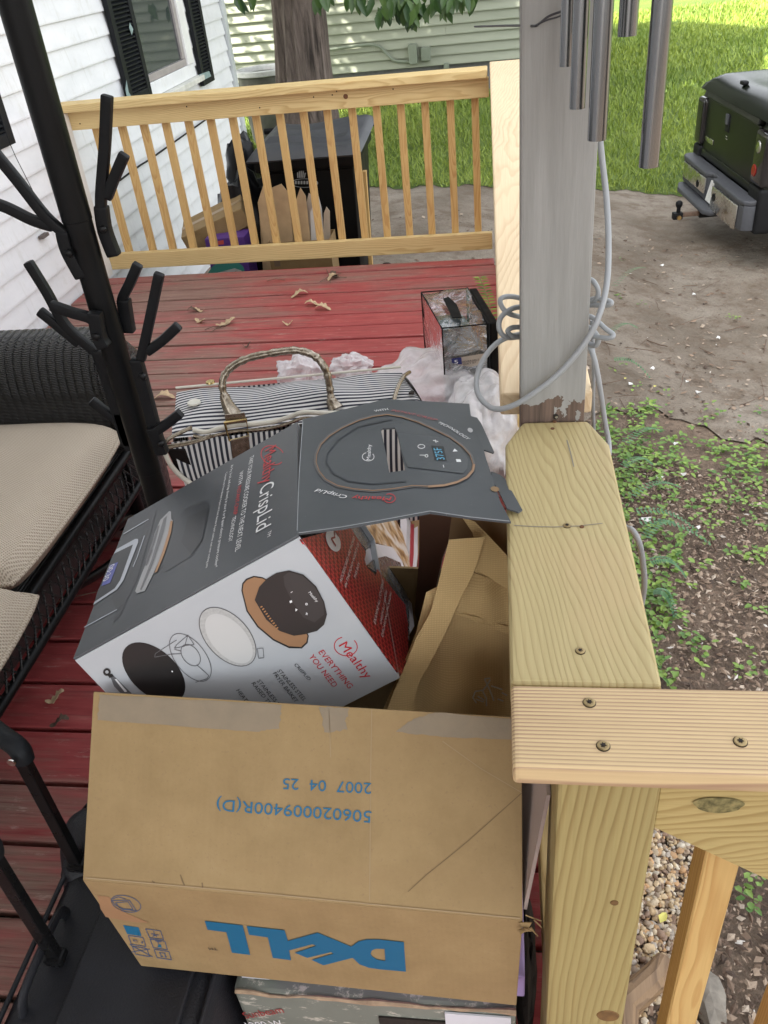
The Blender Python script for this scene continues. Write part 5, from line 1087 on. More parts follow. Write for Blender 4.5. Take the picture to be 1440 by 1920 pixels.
# crushed corner and pencil marks
rng = random.Random(77); b = MB(); pc = HRr+V((.004, -.002, -.003))
for k in range(7):
    q = pc+V((rng.uniform(-.012, .008), rng.uniform(-.004, .004), rng.uniform(-.014, .012)))
    b.add([q, q+V((rng.uniform(-.014, .014), -.004, rng.uniform(-.012, .012))), q+V((rng.uniform(-.012, .016), rng.uniform(-.006, .004), rng.uniform(-.014, .014)))], [(0, 1, 2)])
b.build('crushed_corner', M_kraft, box, solid=.0012)
fC = Face((0, 0, z1), (0, 0, 1)); K_pen = ink('pencil', (.22, .20, .16), .7)
strokes(fC, [[(964, 985), (1000, 987), (1040, 988), (1085, 986), (1130, 981)]], 1.3, K_pen, 'pencil_line', near, 1)
strokes(fC, [[(1063, 825), (1070, 850), (1076, 875)]], 2.2, K_pen, 'pencil_line', near, 1)
# ================================================================== BOXES UNDER THE SHIPPING BOX
t = NT('scuffed_green_board'); v = t.tc()
c = t.ramp(t.noise(v, 8, 4), [(.3, (.15, .16, .13)), (.7, (.20, .21, .175))])
c = t.mix(t.ramp(t.noise(t.mapping(v, (1, 1, 2.2)), 28, 6, .72), [(.56, 0), (.63, .9)]), c, (.52, .48, .40))
M_sb = t.fin(c, .7, t.bump(t.noise(v, 40, 4), .2, .004))
old = empty('old_appliance_box', (-.19, .69, .03)); tag(old, 'battered grey green box with torn edges under the shipping box', 'box')
MB().box((-.385, .530, .001), (.012, .85, .275)).build('box_body', M_sb, old, bevel=.006)
fO = Face((-.385, .5295, .1), (0, -1, 0)); cO = crop(400, 1800, 2.25)
text(fO, 'Sunbeam', cO(138, 248), cO(300, 222), cO(137, 218), ink('script_red', (.33, .03, .03), .6), 'script_print', old, 2, shear=.25)
text(fO, '1200 W', cO(150, 286), cO(300, 276), cO(149, 262), K_wht, 'number_print', old, 2)
M_torn = plain('torn_card', (.36, .25, .16), .9, .3, 60, .5, 80)
b = MB(); rng = random.Random(2)
pts = [V((-.38+.0245*k, .5275, .2745+rng.uniform(-.004, .004))) for k in range(17)]
b.tube(pts, [rng.uniform(.0015, .005) for _ in pts], 6); b.build('torn_edge', M_torn, old)
MB().box((-.18, .5268, .10), (-.06, .5292, .232)).build('handle_slot', M_hole, old); MB().box((-.085, .526, .18), (.005, .5285, .262)).build('white_label', ink('label_white', (.65, .65, .68), .5), old)
lil = empty('lilac_box', (-.2, .68, .28)); tag(lil, 'flat lilac and white box squeezed under the shipping box', 'box')
M_lil = plain('lilac_print', (.36, .27, .50), .45, .12, 9)
MB().box((-.375, .548, .2765), (.024, .80, .3335)).build('box_body', M_lil, lil, bevel=.003)
MB().box((-.3755, .5465, .277), (-.335, .60, .3345)).build('white_end', ink('lil_white', (.62, .62, .66), .5), lil); MB().box((-.334, .5463, .278), (-.326, .59, .3343)).build('green_stripe', ink('lil_green', (.25, .45, .36), .5), lil)
lump('drawstring_pouch', (.028, .66, .14), (.018, .09, .13), plain('dark_brown_cloth', (.045, .035, .03), .85), 'dark brown drawstring pouch hanging beside the stacked boxes', 'pouch', 6)
# ================================================================== SUITCASE
M_suit = plain('black_nylon', (.016, .0165, .020), .5, .3, 12, .4, 300, Specular_IOR_Level=.3); M_rod = plain('black_rod', (.02, .02, .021), .3, .1, 20, 0); M_grip = plain('grip', (.03, .033, .037), .5, .2, 30, .3, 150)
sc = empty('suitcase', (-.56, .57, 0)); tag(sc, 'small black wheeled suitcase with raised telescopic handle', 'suitcase')
def rbox(lo, hi, r, name, mat, par): return MB().box(lo, hi).build(name, mat, par, bevel=r, seg=4, smooth=True)
rbox((-.69, .40, .03), (-.40, .70, .318), .04, 'suitcase_body', M_suit, sc)
rbox((-.665, .35, .05), (-.42, .402, .25), .025, 'front_pocket', M_suit, sc)
rbox((-.60, .42, .3185), (-.43, .66, .330), .005, 'top_panel', M_suit, sc)
for zz in (.315, .045):
    pth = [(-.672, .405, zz), (-.418, .405, zz), (-.405, .42, zz), (-.405, .68, zz), (-.418, .695, zz), (-.672, .695, zz), (-.687, .68, zz), (-.687, .42, zz), (-.672, .405, zz)]
    MB().tube(pth, .004, 8).build('piping', M_suit, sc, smooth=True)
MB().tube(smooth_path([(-.655, .46, .318), (-.652, .475, .345), (-.65, .53, .352), (-.652, .585, .345), (-.655, .60, .318)], 6), .009, 10, flat=.6).build('carry_handle', M_suit, sc, smooth=True)
for x_, y_ in ((-.672, .418), (-.672, .682)): MB().lathe((x_, y_, .285), [(.03, 0), (.031, .02), (.022, .038), (.008, .043)], 18).build('corner_guard', M_suit, sc, smooth=True)
MB().tube(smooth_path([(-.70, .66, .10), (-.70, .72, .22), (-.685, .735, .30), (-.66, .735, .32), (-.60, .725, .31), (-.55, .71, .24)], 6), .042, 14).build('rolled_side', M_suit, sc, smooth=True)
for k in range(4): MB().tube(smooth_path([(-.735, .70-.012*k, .14), (-.725, .755-.01*k, .27), (-.68, .775-.012*k, .345-.005*k), (-.62, .765-.012*k, .345)], 6), .004, 6).build('piping', M_suit, sc, smooth=True)
r1b, r2b = on_z(152, 1632, .31), on_z(112, 1806, .31); r1t, r2t = V((r1b.x, r1b.y, .60)), V((r2b.x, r2b.y, .60))
for a_, b_ in ((r1b, r1t), (r2b, r2t)):
    MB().obox((a_+b_)/2, ((1, 0, 0), (0, 1, 0), (0, 0, 1)), (.0095, .007, (b_-a_).length/2)).build('handle_rod', M_rod, sc, bevel=.002)
    MB().obox(a_+V((0, 0, .018)), ((1, 0, 0), (0, 1, 0), (0, 0, 1)), (.014, .012, .008)).build('rod_socket', M_rod, sc, bevel=.005)
g0, g1 = on_z(46, 1418, .615), on_z(-60, 1640, .615)
gd = (g0-r1t); MB().tube(smooth_path([r1t+V((.006, -.004, -.012)), r1t+V((.004, 0, .004)), r1t+V((-.02, .012, .012)), r1t+V((-.12, .06, .012)), r1t+V((-.20, .02, .012)), r2t+V((-.18, -.02, .012)), r2t+V((-.06, 0, .012)), r2t+V((0, 0, .004)), r2t+V((0, 0, -.02))], 5), .0145, 14).build('handle_grip', M_grip, sc, smooth=True)
MB().lathe(r1t+V((.004, -.022, .006)), [(.006, 0), (.006, .002), (.003, .002)], 14, (0, -1, 0)).build('grip_screw', M_chr, sc)
for x in (-.66, -.44):
    for y in (.44, .66): MB().lathe((x-.012, y, .027), [(.012, 0), (.026, .002), (.026, .022), (.012, .024)], 18, (1, 0, 0)).build('wheel', M_tire, sc, smooth=True)

# ================================================================== COAT RACK
M_rack = plain('black_powder_coat', (.013, .013, .0135), .38, .15, 20, .1, 300); M_rk2 = plain('rack_plastic', (.020, .021, .023), .42, .15, 30, .15, 250)
rk = empty('coat_rack', (-.655, 1.25, 0)); tag(rk, 'tall black coat rack with forked hooks standing on the deck', 'coat rack')
RX = lambda z: -.657+.0105*(z-.6)
def rod(z0, z1_, r, nm): MB().tube([(RX(z0), 1.25, z0), (RX((z0+z1_)/2), 1.25, (z0+z1_)/2), (RX(z1_), 1.25, z1_)], r, 32).build(nm, M_rack, rk, smooth=True)
zj, zl = on_y(140, 412, 1.25).z, on_y(283, 882, 1.25).z
rod(zj, 1.80, .0232, 'upper_pole'); rod(zl, zj-.0008, .0222, 'middle_pole'); rod(.02, zl-.0008, .0214, 'lower_pole')
MB().lathe((RX(0), 1.25, 0), [(.19, .001), (.19, .012), (.17, .02), (.03, .026)], 40).build('base', M_rack, rk, smooth=True)
def prong(P, Y, w_=.0082, d_=.0068, nm='hook'):
    b = MB(); pts = [on_y(x, y, Y if not isinstance(Y, list) else Y[i]) for i, (x, y) in enumerate(P)]
    pts = smooth_path(pts, 5); yv = V((0, 1, 0)); b0 = len(b.v)
    for i, p in enumerate(pts):
        t_ = (pts[min(i+1, len(pts)-1)]-pts[max(i-1, 0)]).normalized(); s_ = t_.cross(yv).normalized()
        for sx_, sy_ in ((-1, -1), (1, -1), (1, 1), (-1, 1)): b.v.append(p+s_*w_*sx_+yv*d_*sy_)
    m_ = len(pts)
    for i in range(m_-1): b.f += [(b0+i*4+k, b0+i*4+(k+1) % 4, b0+i*4+4+(k+1) % 4, b0+i*4+4+k) for k in range(4)]
    b.f += [(b0+3, b0+2, b0+1, b0), (b0+m_*4-4, b0+m_*4-3, b0+m_*4-2, b0+m_*4-1)]
    return b.build(nm, M_rk2, rk, bevel=.004, seg=2, smooth=True, angle=50)
HK = [ # paths of each hook's prongs, plate and depth
 ([(201, 178), (197, 270), (190, 360), (190, 395)], [(234, 288), (216, 330), (200, 372)], [(190, 385), (197, 432), (215, 480)], 1.262, (193, 430)),
 ([(-30, 262), (30, 335), (85, 405), (125, 440)], [(-40, 372), (10, 388), (60, 412), (100, 425)], [(118, 432), (128, 470), (155, 520)], 1.235, (130, 475)),
 ([(52, 490), (88, 548), (125, 612), (180, 660)], [(73, 582), (105, 608), (150, 645)], [(183, 655), (205, 720), (240, 835)], 1.262, None),
 ([(95, 572), (135, 586), (172, 598), (182, 622)], None, [(178, 585), (186, 630), (197, 650)], 1.212, (181, 631)),
 ([(259, 495), (244, 530), (230, 560), (232, 585)], None, [(232, 560), (238, 600), (242, 622)], 1.275, None),
 ([(299, 512), (285, 580), (272, 640), (264, 675)], [(335, 610), (305, 638), (275, 660)], [(255, 672), (268, 720), (302, 848)], 1.225, (268, 706)),
 ([(171, 750), (198, 772), (228, 796), (240, 820)], None, [(222, 770), (234, 810), (246, 842)], 1.262, None),
 ([(339, 774), (312, 795), (290, 812), (296, 830)], None, [(285, 800), (296, 825), (306, 850)], 1.215, (302, 832))]
for p1, p2, pl, Y_, bolt in HK:
    h = prong(p1, Y_)
    if p2: adopt_to = prong(p2, Y_+.0006, nm='hook_fork')
    prong(pl, Y_+.001, .0105, .009, 'hook_plate')
    if bolt: MB().lathe(on_y(*bolt, Y_-.0095), [(.0065, 0), (.006, .004), (.003, .0055)], 16, (0, -1, 0)).build('bolt', M_rod, rk, smooth=True)

# ================================================================== WICKER LOVESEAT
t = NT('black_wicker'); v = t.tc()
w1 = t.n('TexWave'); t.set(w1.inputs['Vector'], v); w1.bands_direction = 'Z'; w1.inputs['Scale'].default_value = 55; w1.inputs['Distortion'].default_value = 1.2; w1.inputs['Detail'].default_value = 1
w2 = t.n('TexWave'); t.set(w2.inputs['Vector'], v); w2.bands_direction = 'X'; w2.inputs['Scale'].default_value = 38; w2.inputs['Distortion'].default_value = .8
h = t.math('MAXIMUM', w1.outputs['Fac'], t.math('MULTIPLY', w2.outputs['Fac'], .8))
M_wk = t.fin(t.ramp(h, [(.2, (.006, .0055, .005)), (.8, (.026, .024, .022))]), .38, t.bump(h, .9, .006))
t = NT('wrapped_wicker'); v = t.tc()
w1 = t.n('TexWave'); t.set(w1.inputs['Vector'], v); w1.bands_direction = 'Z'; w1.inputs['Scale'].default_value = 70; w1.inputs['Distortion'].default_value = .5
M_wr = t.fin(t.ramp(w1.outputs['Fac'], [(.2, (.008, .0075, .007)), (.8, (.03, .028, .026))]), .35, t.bump(w1.outputs['Fac'], .8, .005))
ls = empty('wicker_loveseat', (-1.4, 1.3, 0)); tag(ls, 'black wicker loveseat with beige cushions against the house', 'sofa')
prof = [(1.925, .30), (1.925, .48), (1.93, .55), (1.945, .60), (1.975, .635), (2.02, .65), (2.07, .648), (2.115, .625), (2.145, .58), (2.155, .52), (2.15, .44), (2.145, .30), (2.14, .12)]
pp_ = smooth_path([V((0, a_, b_)) for a_, b_ in prof], 4)
XE = -1.085
def armf(u, v_):
    q = pp_[min(int(v_*(len(pp_)-1)+.5), len(pp_)-1)]; x = -1.85+(XE+1.85)*u
    k = abs(math.sin((x*math.pi/.0245)))**.6; c_ = V((0, 2.035, .47)); d = (q-c_); d.normalize()
    return V((x, q.y, q.z))+d*(.007*k if v_ > .12 else .002*k)
MB().grid(armf, 260, len(pp_)-1).build('arm', M_wr, ls, smooth=True)
def endf(u, v_):
    z = .655-.60*v_; a = -math.pi/2+u*math.pi; k = abs(math.sin(z*math.pi/.034))**.6
    rr = .112*min(1, (math.sin(min(1, v_*5+.02)*math.pi/2)))*(1-.10*v_)+.004*k; y = 2.04+math.sin(a)*rr; x = XE-.01+math.cos(a)*rr*.62*(1+.25*math.sin(min(1, v_*1.6)*math.pi))
    return V((x, y, z))
MB().grid(endf, 24, 150).build('arm_front', M_wk, ls, smooth=True)
MB().box((-1.86, 1.93, .05), (XE-.02, 2.13, .35)).build('arm_core', M_wk, ls)
rbox((-1.84, .30, .22), (-1.07, 1.922, .335), .012, 'seat_frame', M_wk, ls)
MB().tube([(-1.055, .3, .335), (-1.05, 1.1, .335), (-1.055, 1.93, .335)], .014, 12).build('seat_rail', M_rack, ls, smooth=True); MB().tube([(-1.035, .3, .245), (-1.03, 1.1, .245), (-1.035, 1.90, .245)], .012, 12).build('seat_rail', M_rack, ls, smooth=True)
b = MB(); rng = random.Random(9)
for k in range(46):
    y = .35+k*.034
    for dx_, s_ in ((0, 1), (.006, -1)): b.tube(smooth_path([(-1.050+dx_, y, .325), (-1.038+dx_, y+s_*.022+rng.uniform(-.004, .004), .29), (-1.034+dx_, y+s_*.05, .25)], 3), .0028, 5)
b.build('woven_apron', M_wk, ls, smooth=True)['kind'] = 'stuff'
for y in (.36, 1.90):
    MB().tube([(-1.075, y, .30), (-1.07, y, .15), (-1.075, y, .001)], [.022, .02, .018], 14).build('leg', M_rack, ls, smooth=True); MB().tube([(-1.80, y, .30), (-1.81, y, .15), (-1.82, y, .001)], [.022, .02, .018], 14).build('leg', M_rack, ls, smooth=True)
MB().tube(smooth_path([(-1.045, 1.60, .235), (-1.04, 1.74, .22), (-1.045, 1.84, .15), (-1.055, 1.89, .06)], 6), .014, 12).build('curved_brace', M_rack, ls, smooth=True)
MB().tube(smooth_path([(-1.08, 1.50, .19), (-1.07, 1.66, .13), (-1.07, 1.80, .10), (-1.075, 1.90, .10)], 6), .013, 12).build('curved_brace', M_rack, ls, smooth=True)
rbox((-1.95, .28, .1), (-1.84, 2.1, .92), .04, 'seat_back', M_wk, ls)
t = NT('beige_weave'); v = t.tc()
v = t.mapping(v, (1, 1, 1), (0, 0, R(28)))
w1 = t.n('TexWave'); t.set(w1.inputs['Vector'], v); w1.bands_direction = 'X'; w1.inputs['Scale'].default_value = 62; w1.inputs['Distortion'].default_value = .9; w2 = t.n('TexWave'); t.set(w2.inputs['Vector'], v); w2.bands_direction = 'Y'; w2.inputs['Scale'].default_value = 62; w2.inputs['Distortion'].default_value = .6
h = t.math('MULTIPLY', w1.outputs['Fac'], w2.outputs['Fac'])
M_cu = t.fin(t.mix(t.ramp(h, [(.15, 0), (.6, 1)]), (.47, .40, .315), (.27, .22, .165)), .9, t.bump(h, .5, .004))
def cushion(x0, x1, y0, y1, z0, z1_, label):
    cu = empty('seat_cushion', ((x0+x1)/2, (y0+y1)/2, z0)); tag(cu, label, 'cushion'); n = 28
    def f(u, v_, top):
        s_ = lambda q: abs(2*q-1)
        x = lerp(x0, x1, u); y = lerp(y0, y1, v_); r_ = max(s_(u), s_(v_)); e = max(0, 1-s_(u)**6)*max(0, 1-s_(v_)**6)
        cx_, cy_ = (x0+x1)/2, (y0+y1)/2; k = 1-.055*(s_(u)*s_(v_))**3
        z = (z0+z1_)/2+(1 if top else -1)*(z1_-z0)/2*(e**.42)+(.006*mn.noise(V((x*7, y*7, 1)))+.004*mn.noise(V((x*3, y*16, 4))) if top else 0)*e
        return (cx_+(x-cx_)*k, cy_+(y-cy_)*k, z)
    MB().grid(lambda u, v_: f(u, v_, True), n, n).build('cushion_top', M_cu, cu, smooth=True); MB().grid(lambda u, v_: f(u, v_, False), n, n).build('cushion_underside', M_cu, cu, smooth=True)
    P = [V(f(u, v_, True)) for u, v_ in [(k/n, 0) for k in range(n)]+[(1, k/n) for k in range(n)]+[(1-k/n, 1) for k in range(n)]+[(0, 1-k/n) for k in range(n)]]
    b = MB(); b.tube(P+[P[0]], .0065, 8); b.build('piping', M_cu, cu, smooth=True)
cushion(-1.72, -1.025, 1.235, 1.915, .345, .475, 'beige woven seat cushion next to the wicker arm'); cushion(-1.72, -.945, .50, 1.232, .345, .475, 'beige woven seat cushion at the near end of the loveseat')

# ================================================================== STRIPED BAG
def stripes(name, axis, pitch, off=0):
    t = NT(name); uvn = t.n('UVMap'); sx = t.n('SeparateXYZ'); t.set(sx.inputs[0], uvn.outputs[0])
    fr_ = t.math('FRACT', t.math('DIVIDE', sx.outputs[axis], pitch)); s_ = t.ramp(fr_, [(0, 0), (.44, 0), (.5, 1), (.94, 1), (1, 0)])
    v = t.tc(); c = t.mix(s_, (.60, .59, .58), (.016, .018, .032))
    return t.fin(c, .8, t.bump(t.noise(v, 350, 2), .2, .001))
M_sx, M_sy = stripes('stripes_across', 0, .0128), stripes('stripes_along', 1, .0112); M_sfine = stripes('stripes_fine', 1, .0068)
def uvgrid(name, fn, nu, nv, W_, H_, mat, parent, solid=0):
    b = MB().grid(fn, nu, nv); o = b.build(name, mat, parent, smooth=True); me = o.data; uvl = me.uv_layers.new(name='UVMap')
    for l in me.loops:
        k = l.vertex_index; uvl.data[l.index].uv = ((k % (nu+1))/nu*W_, (k//(nu+1))/nv*H_)
    return o
bag = empty('striped_bag', (-.55, 1.95, .22)); tag(bag, 'navy and white striped weekend bag with metallic gold handles', 'bag')
# corners of the top found on planes at bag height
zb, zf = .56, .525
tBL, tBR, tFL, tFR = on_z(331, 736, zb), on_z(752, 697, zb), on_z(322, 822, zf), on_z(800, 768, zf)
Wb = (tBR-tBL).length; Db = (tFL-tBL).length
def topf(u, v_):
    p = tBL.lerp(tBR, u).lerp(tFL.lerp(tFR, u), v_)
    return p + V((0, 0, .018*math.sin(v_*math.pi)*math.sin(u*math.pi)**.4 + .010*mn.noise(V((u*4, v_*2, 0))) - .03*max(0, v_-.8)*0))
uvgrid('top_panel', topf, 60, 16, Wb, Db, M_sy, bag)
def frontf(u, v_):
    p = tFL.lerp(tFR, u); h = .31; bul = .05*math.sin(v_*math.pi*.9)*(.4+.6*math.sin(u*math.pi))
    q = V((p.x, p.y-.008-bul+.010*mn.noise(V((u*5, v_*3, 5))), p.z-.006-h*v_)); q.x += (.5-u)*.06*v_*v_*0 + (.035*v_ if u < .5 else -.02*v_)*abs(u-.5)*2
    return q
uvgrid('front_panel', frontf, 60, 20, Wb*1.02, .33, M_sx, bag)
def backf(u, v_): p = tBL.lerp(tBR, u); return V((p.x, p.y+.02*math.sin(v_*3), p.z-.34*v_))
uvgrid('back_panel', backf, 30, 8, Wb, .34, M_sx, bag)
def endr(u, v_):     # right end with fine stripes
    a_ = tBR.lerp(tFR, u); o_ = (tBR-tBL).normalized(); return a_ + o_*(.055*math.sin(u*math.pi)**.6*math.sin(min(1, v_*1.5)*math.pi/2)) + V((0, 0, .012*math.sin(u*math.pi)*(1-v_)-.34*v_))
uvgrid('end_panel', endr, 18, 18, Db, .34, M_sfine, bag)
def endl(u, v_): a_ = tBL.lerp(tFL, u); return a_ - (tBR-tBL).normalized()*(.03*math.sin(u*math.pi)*math.sin(v_*math.pi)) + V((.045*v_*u, 0, -.012-.33*v_))
uvgrid('end_panel', endl, 14, 14, Db, .34, M_sx, bag)
MB().box((tBL.x+.03, tFL.y+.01, .215), (tBR.x-.05, tBL.y-.01, .222)).build('bag_base', plain('bag_base', (.02, .02, .03), .8), bag)
M_gold = NT('gold_leatherette'); v = M_gold.tc(); nz_ = M_gold.noise(M_gold.mapping(v, (60, 60, 60)), 1.4, 4, .6); M_gold = M_gold.fin(M_gold.ramp(nz_, [(.3, (.17, .135, .095)), (.7, (.45, .395, .32))]), .26, M_gold.bump(nz_, .3, .003), Metallic=.8)
M_pip = plain('cream_piping', (.58, .55, .47), .6, .1, 20, .1)
hp = [on_y(x, y, Y_) for x, y, Y_ in [(438, 778, 1.735), (424, 752, 1.74), (417, 718, 1.75), (430, 692, 1.765), (462, 673, 1.78), (510, 662, 1.79), (556, 657, 1.795), (590, 668, 1.795), (610, 692, 1.79), (618, 725, 1.785), (622, 752, 1.775), (630, 768, 1.765)]]
hq = smooth_path(hp, 8); nH = len(hq)
b = MB(); b.tube(hq, [(.0092+.0008*math.sin(i*1.9)+.0006*math.sin(i*5.1)) if 10 < i < nH-10 else .013+.008*max(0, 1-min(i, nH-1-i)/9) for i in range(nH)], 14); b.build('handle', M_gold, bag, smooth=True)
def ribbon(P, w_, mat, nm, Yd, th=.003):
    return MB().prism([on_y(x, y, Yd) for x, y in P], (0, th, 0)).build(nm, mat, bag, bevel=.0008)
yF = tFL.y-.03
ribbon([(421, 778), (458, 774), (463, 792), (424, 800)], 0, M_gold, 'handle_tab', yF-.006); ribbon([(432, 826), (466, 818), (470, 870), (438, 885)], 0, M_gold, 'handle_tab', yF-.03)
b = MB(); b.tube([on_y(x, y, yF-.012) for x, y in [(421, 792), (462, 786), (466, 818), (430, 826), (421, 792)]], .0028, 8); b.build('buckle', plain('gold_ring', (.55, .42, .2), .25, .1, 20, 0, Metallic=1), bag)
zp = smooth_path([on_y(x, y, yF-.004) for x, y in [(362, 806), (385, 810), (410, 804), (445, 797), (500, 793), (540, 783), (570, 773), (620, 775), (700, 770)]], 6)
b = MB(); b.tube(zp, .006, 8); b.build('zip_piping', M_pip, bag, smooth=True); b = MB(); b.tube([p+V((0, -.006, -.012)) for p in zp], .004, 8); b.build('zip_piping', M_gold, bag, smooth=True)
b = MB(); b.tube([p+V((0, .003, .012)) for p in smooth_path([tBL, tBL.lerp(tBR, .3), tBL.lerp(tBR, .7), tBR], 6)], .0032, 8); b.build('back_piping', M_pip, bag, smooth=True)
b = MB(); b.tube(smooth_path([on_z(x, y, z_) for x, y, z_ in [(768, 698, .560), (757, 706, .572), (748, 722, .568), (741, 742, .555), (736, 768, .535)]], 6), .005, 10); b.build('end_piping', M_gold, bag, smooth=True)
for q in [(734, 720), (772, 740)]: MB().lathe(on_z(*q, .545)+V((0, 0, .004)), [(.008, 0), (.006, .004)], 12).build('stud', M_hole, bag)
MB().lathe(on_z(365, 760, .558)+V((0, 0, .006)), [(.017, 0), (.016, .004), (.008, .006)], 20).build('stud', plain('cream_stud', (.6, .58, .5), .3), bag, smooth=True)
MB().lathe(on_z(396, 724, .565)+V((0, 0, .01)), [(.012, 0), (.011, .004)], 16).build('snap', bpy.data.materials['gold_ring'], bag, smooth=True)
b = MB(); b.tube(smooth_path([on_y(x, y, yF-.02) for x, y in [(395, 818), (365, 828), (330, 835), (306, 838), (318, 822), (345, 808), (358, 802)]], 5), .008, 8, flat=.6); b.build('zip_strap', M_gold, bag, smooth=True)
MB().prism([on_y(x, y, yF+.015) for x, y in [(312, 842), (345, 845), (372, 900), (352, 905), (330, 880)]], (0, .02, 0)).build('side_opening', plain('dark_lining', (.03, .022, .02), .9), bag)
b = MB(); b.tube(smooth_path([on_y(x, y, yF-.0) for x, y in [(305, 838), (318, 868), (338, 892), (360, 908)]], 5), .006, 8); b.build('side_piping', M_pip, bag, smooth=True)
# carton that carries the bag
hb = obj_carton('brown_carton', (-.44, 1.93, .106), ((1, 0, 0), (0, 1, 0), (0, 0, 1)), (.20, .15, .105), 'brown carton hidden under the striped bag')

# ================================================================== CLEAR PLASTIC
t = NT('thin_plastic'); v = t.tc(); tr = t.n('BsdfTransparent'); mx = t.n('MixShader')
fz = t.noise(t.mapping(v, (9, 9, 9)), 1.5, 6, .65, .6)
t.fin((.80, .79, .81), .14, t.bump(fz, .18, .02), Specular_IOR_Level=.9)
lw = t.n('LayerWeight'); lw.inputs['Blend'].default_value = .35
t.set(mx.inputs[0], t.math('ADD', t.math('MULTIPLY', lw.outputs['Facing'], .45), t.ramp(fz, [(.3, .32), (.7, .62)]))); t.t.links.new(tr.outputs[0], mx.inputs[1]); t.t.links.new(t.b.outputs[0], mx.inputs[2]); t.t.links.new(mx.outputs[0], t.out.inputs[0]); M_pl = t.m
lump('plastic_bag', on_z(818, 738, .12), (.22, .21, .145), M_pl, 'puffy clear plastic bag beside the quilt package', 'plastic bag', 2, nu=80, nv=50, am=.2, fr=1.5, cr=.12, crf=2.0)
lump('plastic_bag', on_z(912, 812, .13)+V((-.02, 0, 0)), (.115, .22, .18), M_pl, 'crumpled white plastic bag pressed against the railing', 'plastic bag', 9, nu=80, nv=50, am=.2, fr=1.5, cr=.15, crf=2.2)
lump('plastic_bag', on_z(560, 712, .10)+V((0, .05, 0)), (.09, .07, .07), M_pl, 'small plastic bag peeking over the striped bag', 'plastic bag', 4, nu=50, nv=30, am=.3, cr=.05)
lump('plastic_bag', on_z(655, 700, .10)+V((0, .05, 0)), (.08, .06, .05), M_pl, 'thin plastic film behind the striped bag top', 'plastic bag', 12, nu=50, nv=30, am=.3, cr=.05)
lump('red_cloth', on_z(830, 745, .06), (.11, .07, .04), plain('red_cloth', (.36, .05, .06), .8), 'folded red cloth inside the puffy plastic bag', 'cloth', 7); lump('white_bundle', on_z(915, 815, .10), (.09, .16, .12), plain('white_cloth', (.62, .62, .64), .8), 'white bundle inside the crumpled plastic bag', 'cloth', 8, am=.3)
# quilt package
qz = .42; f1, f2, b1, b2 = on_z(829, 616, qz), on_z(915, 607, qz), on_z(790, 548, qz), on_z(876, 541, qz)
qp = empty('quilt_package', ((f1+f2+b1+b2)/4).to_2d().to_3d()); tag(qp, 'clear zippered quilt package with black piping standing on the deck', 'package')
t = NT('clear_vinyl'); tr = t.n('BsdfTransparent'); tr.inputs[0].default_value = (.9, .92, .94, 1); gl = t.n('BsdfGlossy'); gl.inputs['Roughness'].default_value = .08; mx = t.n('MixShader')
wz = t.noise(t.mapping(t.tc(), (14, 14, 14)), 1.2, 4, .6, .8); bn = t.bump(wz, .6, .02); t.set(gl.inputs['Normal'], bn); lw = t.n('Fresnel'); lw.inputs['IOR'].default_value = 1.6; t.set(lw.inputs['Normal'], bn)
t.set(mx.inputs[0], t.math('ADD', lw.outputs[0], .24)); t.t.links.new(tr.outputs[0], mx.inputs[1]); t.t.links.new(gl.outputs[0], mx.inputs[2]); t.t.links.new(mx.outputs[0], t.out.inputs[0]); M_vyl = t.m; gl.inputs[0].default_value = (1, 1, 1, 1)
dz_ = V((0, 0, -qz+.006)); F1, F2, B1, B2 = [p+dz_ for p in (f1, f2, b1, b2)]
def vq(P, nm):
    def f(u, v_):
        p = P[0].lerp(P[1], u).lerp(P[3].lerp(P[2], u), v_); return p+V((0, 0, .012*mn.noise(p*14)))+V((.008, -.008, 0))*mn.noise(p*11+V((3, 0, 0)))
    MB().grid(f, 20, 20).build(nm, M_vyl, qp, smooth=True)
vq([f1, f2, b2, b1], 'top_film'); vq([f1, f2, F2, F1], 'front_film'); vq([b1, f1, F1, B1], 'side_film'); vq([f2, b2, B2, F2], 'side_film'); vq([b1, b2, B2, B1], 'back_film')
M_bp = plain('black_binding', (.012, .012, .013), .5)
for P_ in ([b1, f1, F1], [b2, f2, F2], [f1+V((0, 0, .001)), f2], [b1, b2], [b1, B1], [b2, B2]):
    MB().tube(P_ if len(P_) > 2 else [P_[0], P_[0].lerp(P_[1], .5), P_[1]], .0024 if P_[0] is not b2 else .005, 8).build('binding', M_bp, qp, smooth=True)
o_ = (f2-f1).normalized()
MB().prism([f2+o_*.006, b2+o_*.006, B2+o_*.006, F2+o_*.006], o_*.028).build('zip_gusset', M_bp, qp, bevel=.006)
cq = (f1+f2+b1+b2)/4; dq = (b1-f1).normalized()
qi = MB().obox(cq+V((0, 0, -qz*.58)), (o_, dq, (0, 0, 1)), ((f2-f1).length*.47, (b1-f1).length*.45, qz*.40)).build('folded_quilt', plain('slate_quilt', (.11, .14, .145), .9, .4, 9, .8, 25), qp, bevel=.04, seg=4, smooth=True)
MB().prism([on_z(x, y, qz+.008) for x, y in [(831, 561), (841, 558), (850, 566), (857, 573), (866, 596), (848, 597), (840, 580)]], (0, 0, .003)).build('carry_strap', M_bp, qp)
fQ = Face(f1+V((0, -.012, 0)), (F1-f1).cross(f2-f1)); 
if fQ.n.y > 0: fQ.n = -fQ.n
cQ = crop(780, 530, 8)
def fcard(P, mat, nm, l): return decal(fQ, [cQ(*q) for q in P], mat, nm, qp, l)
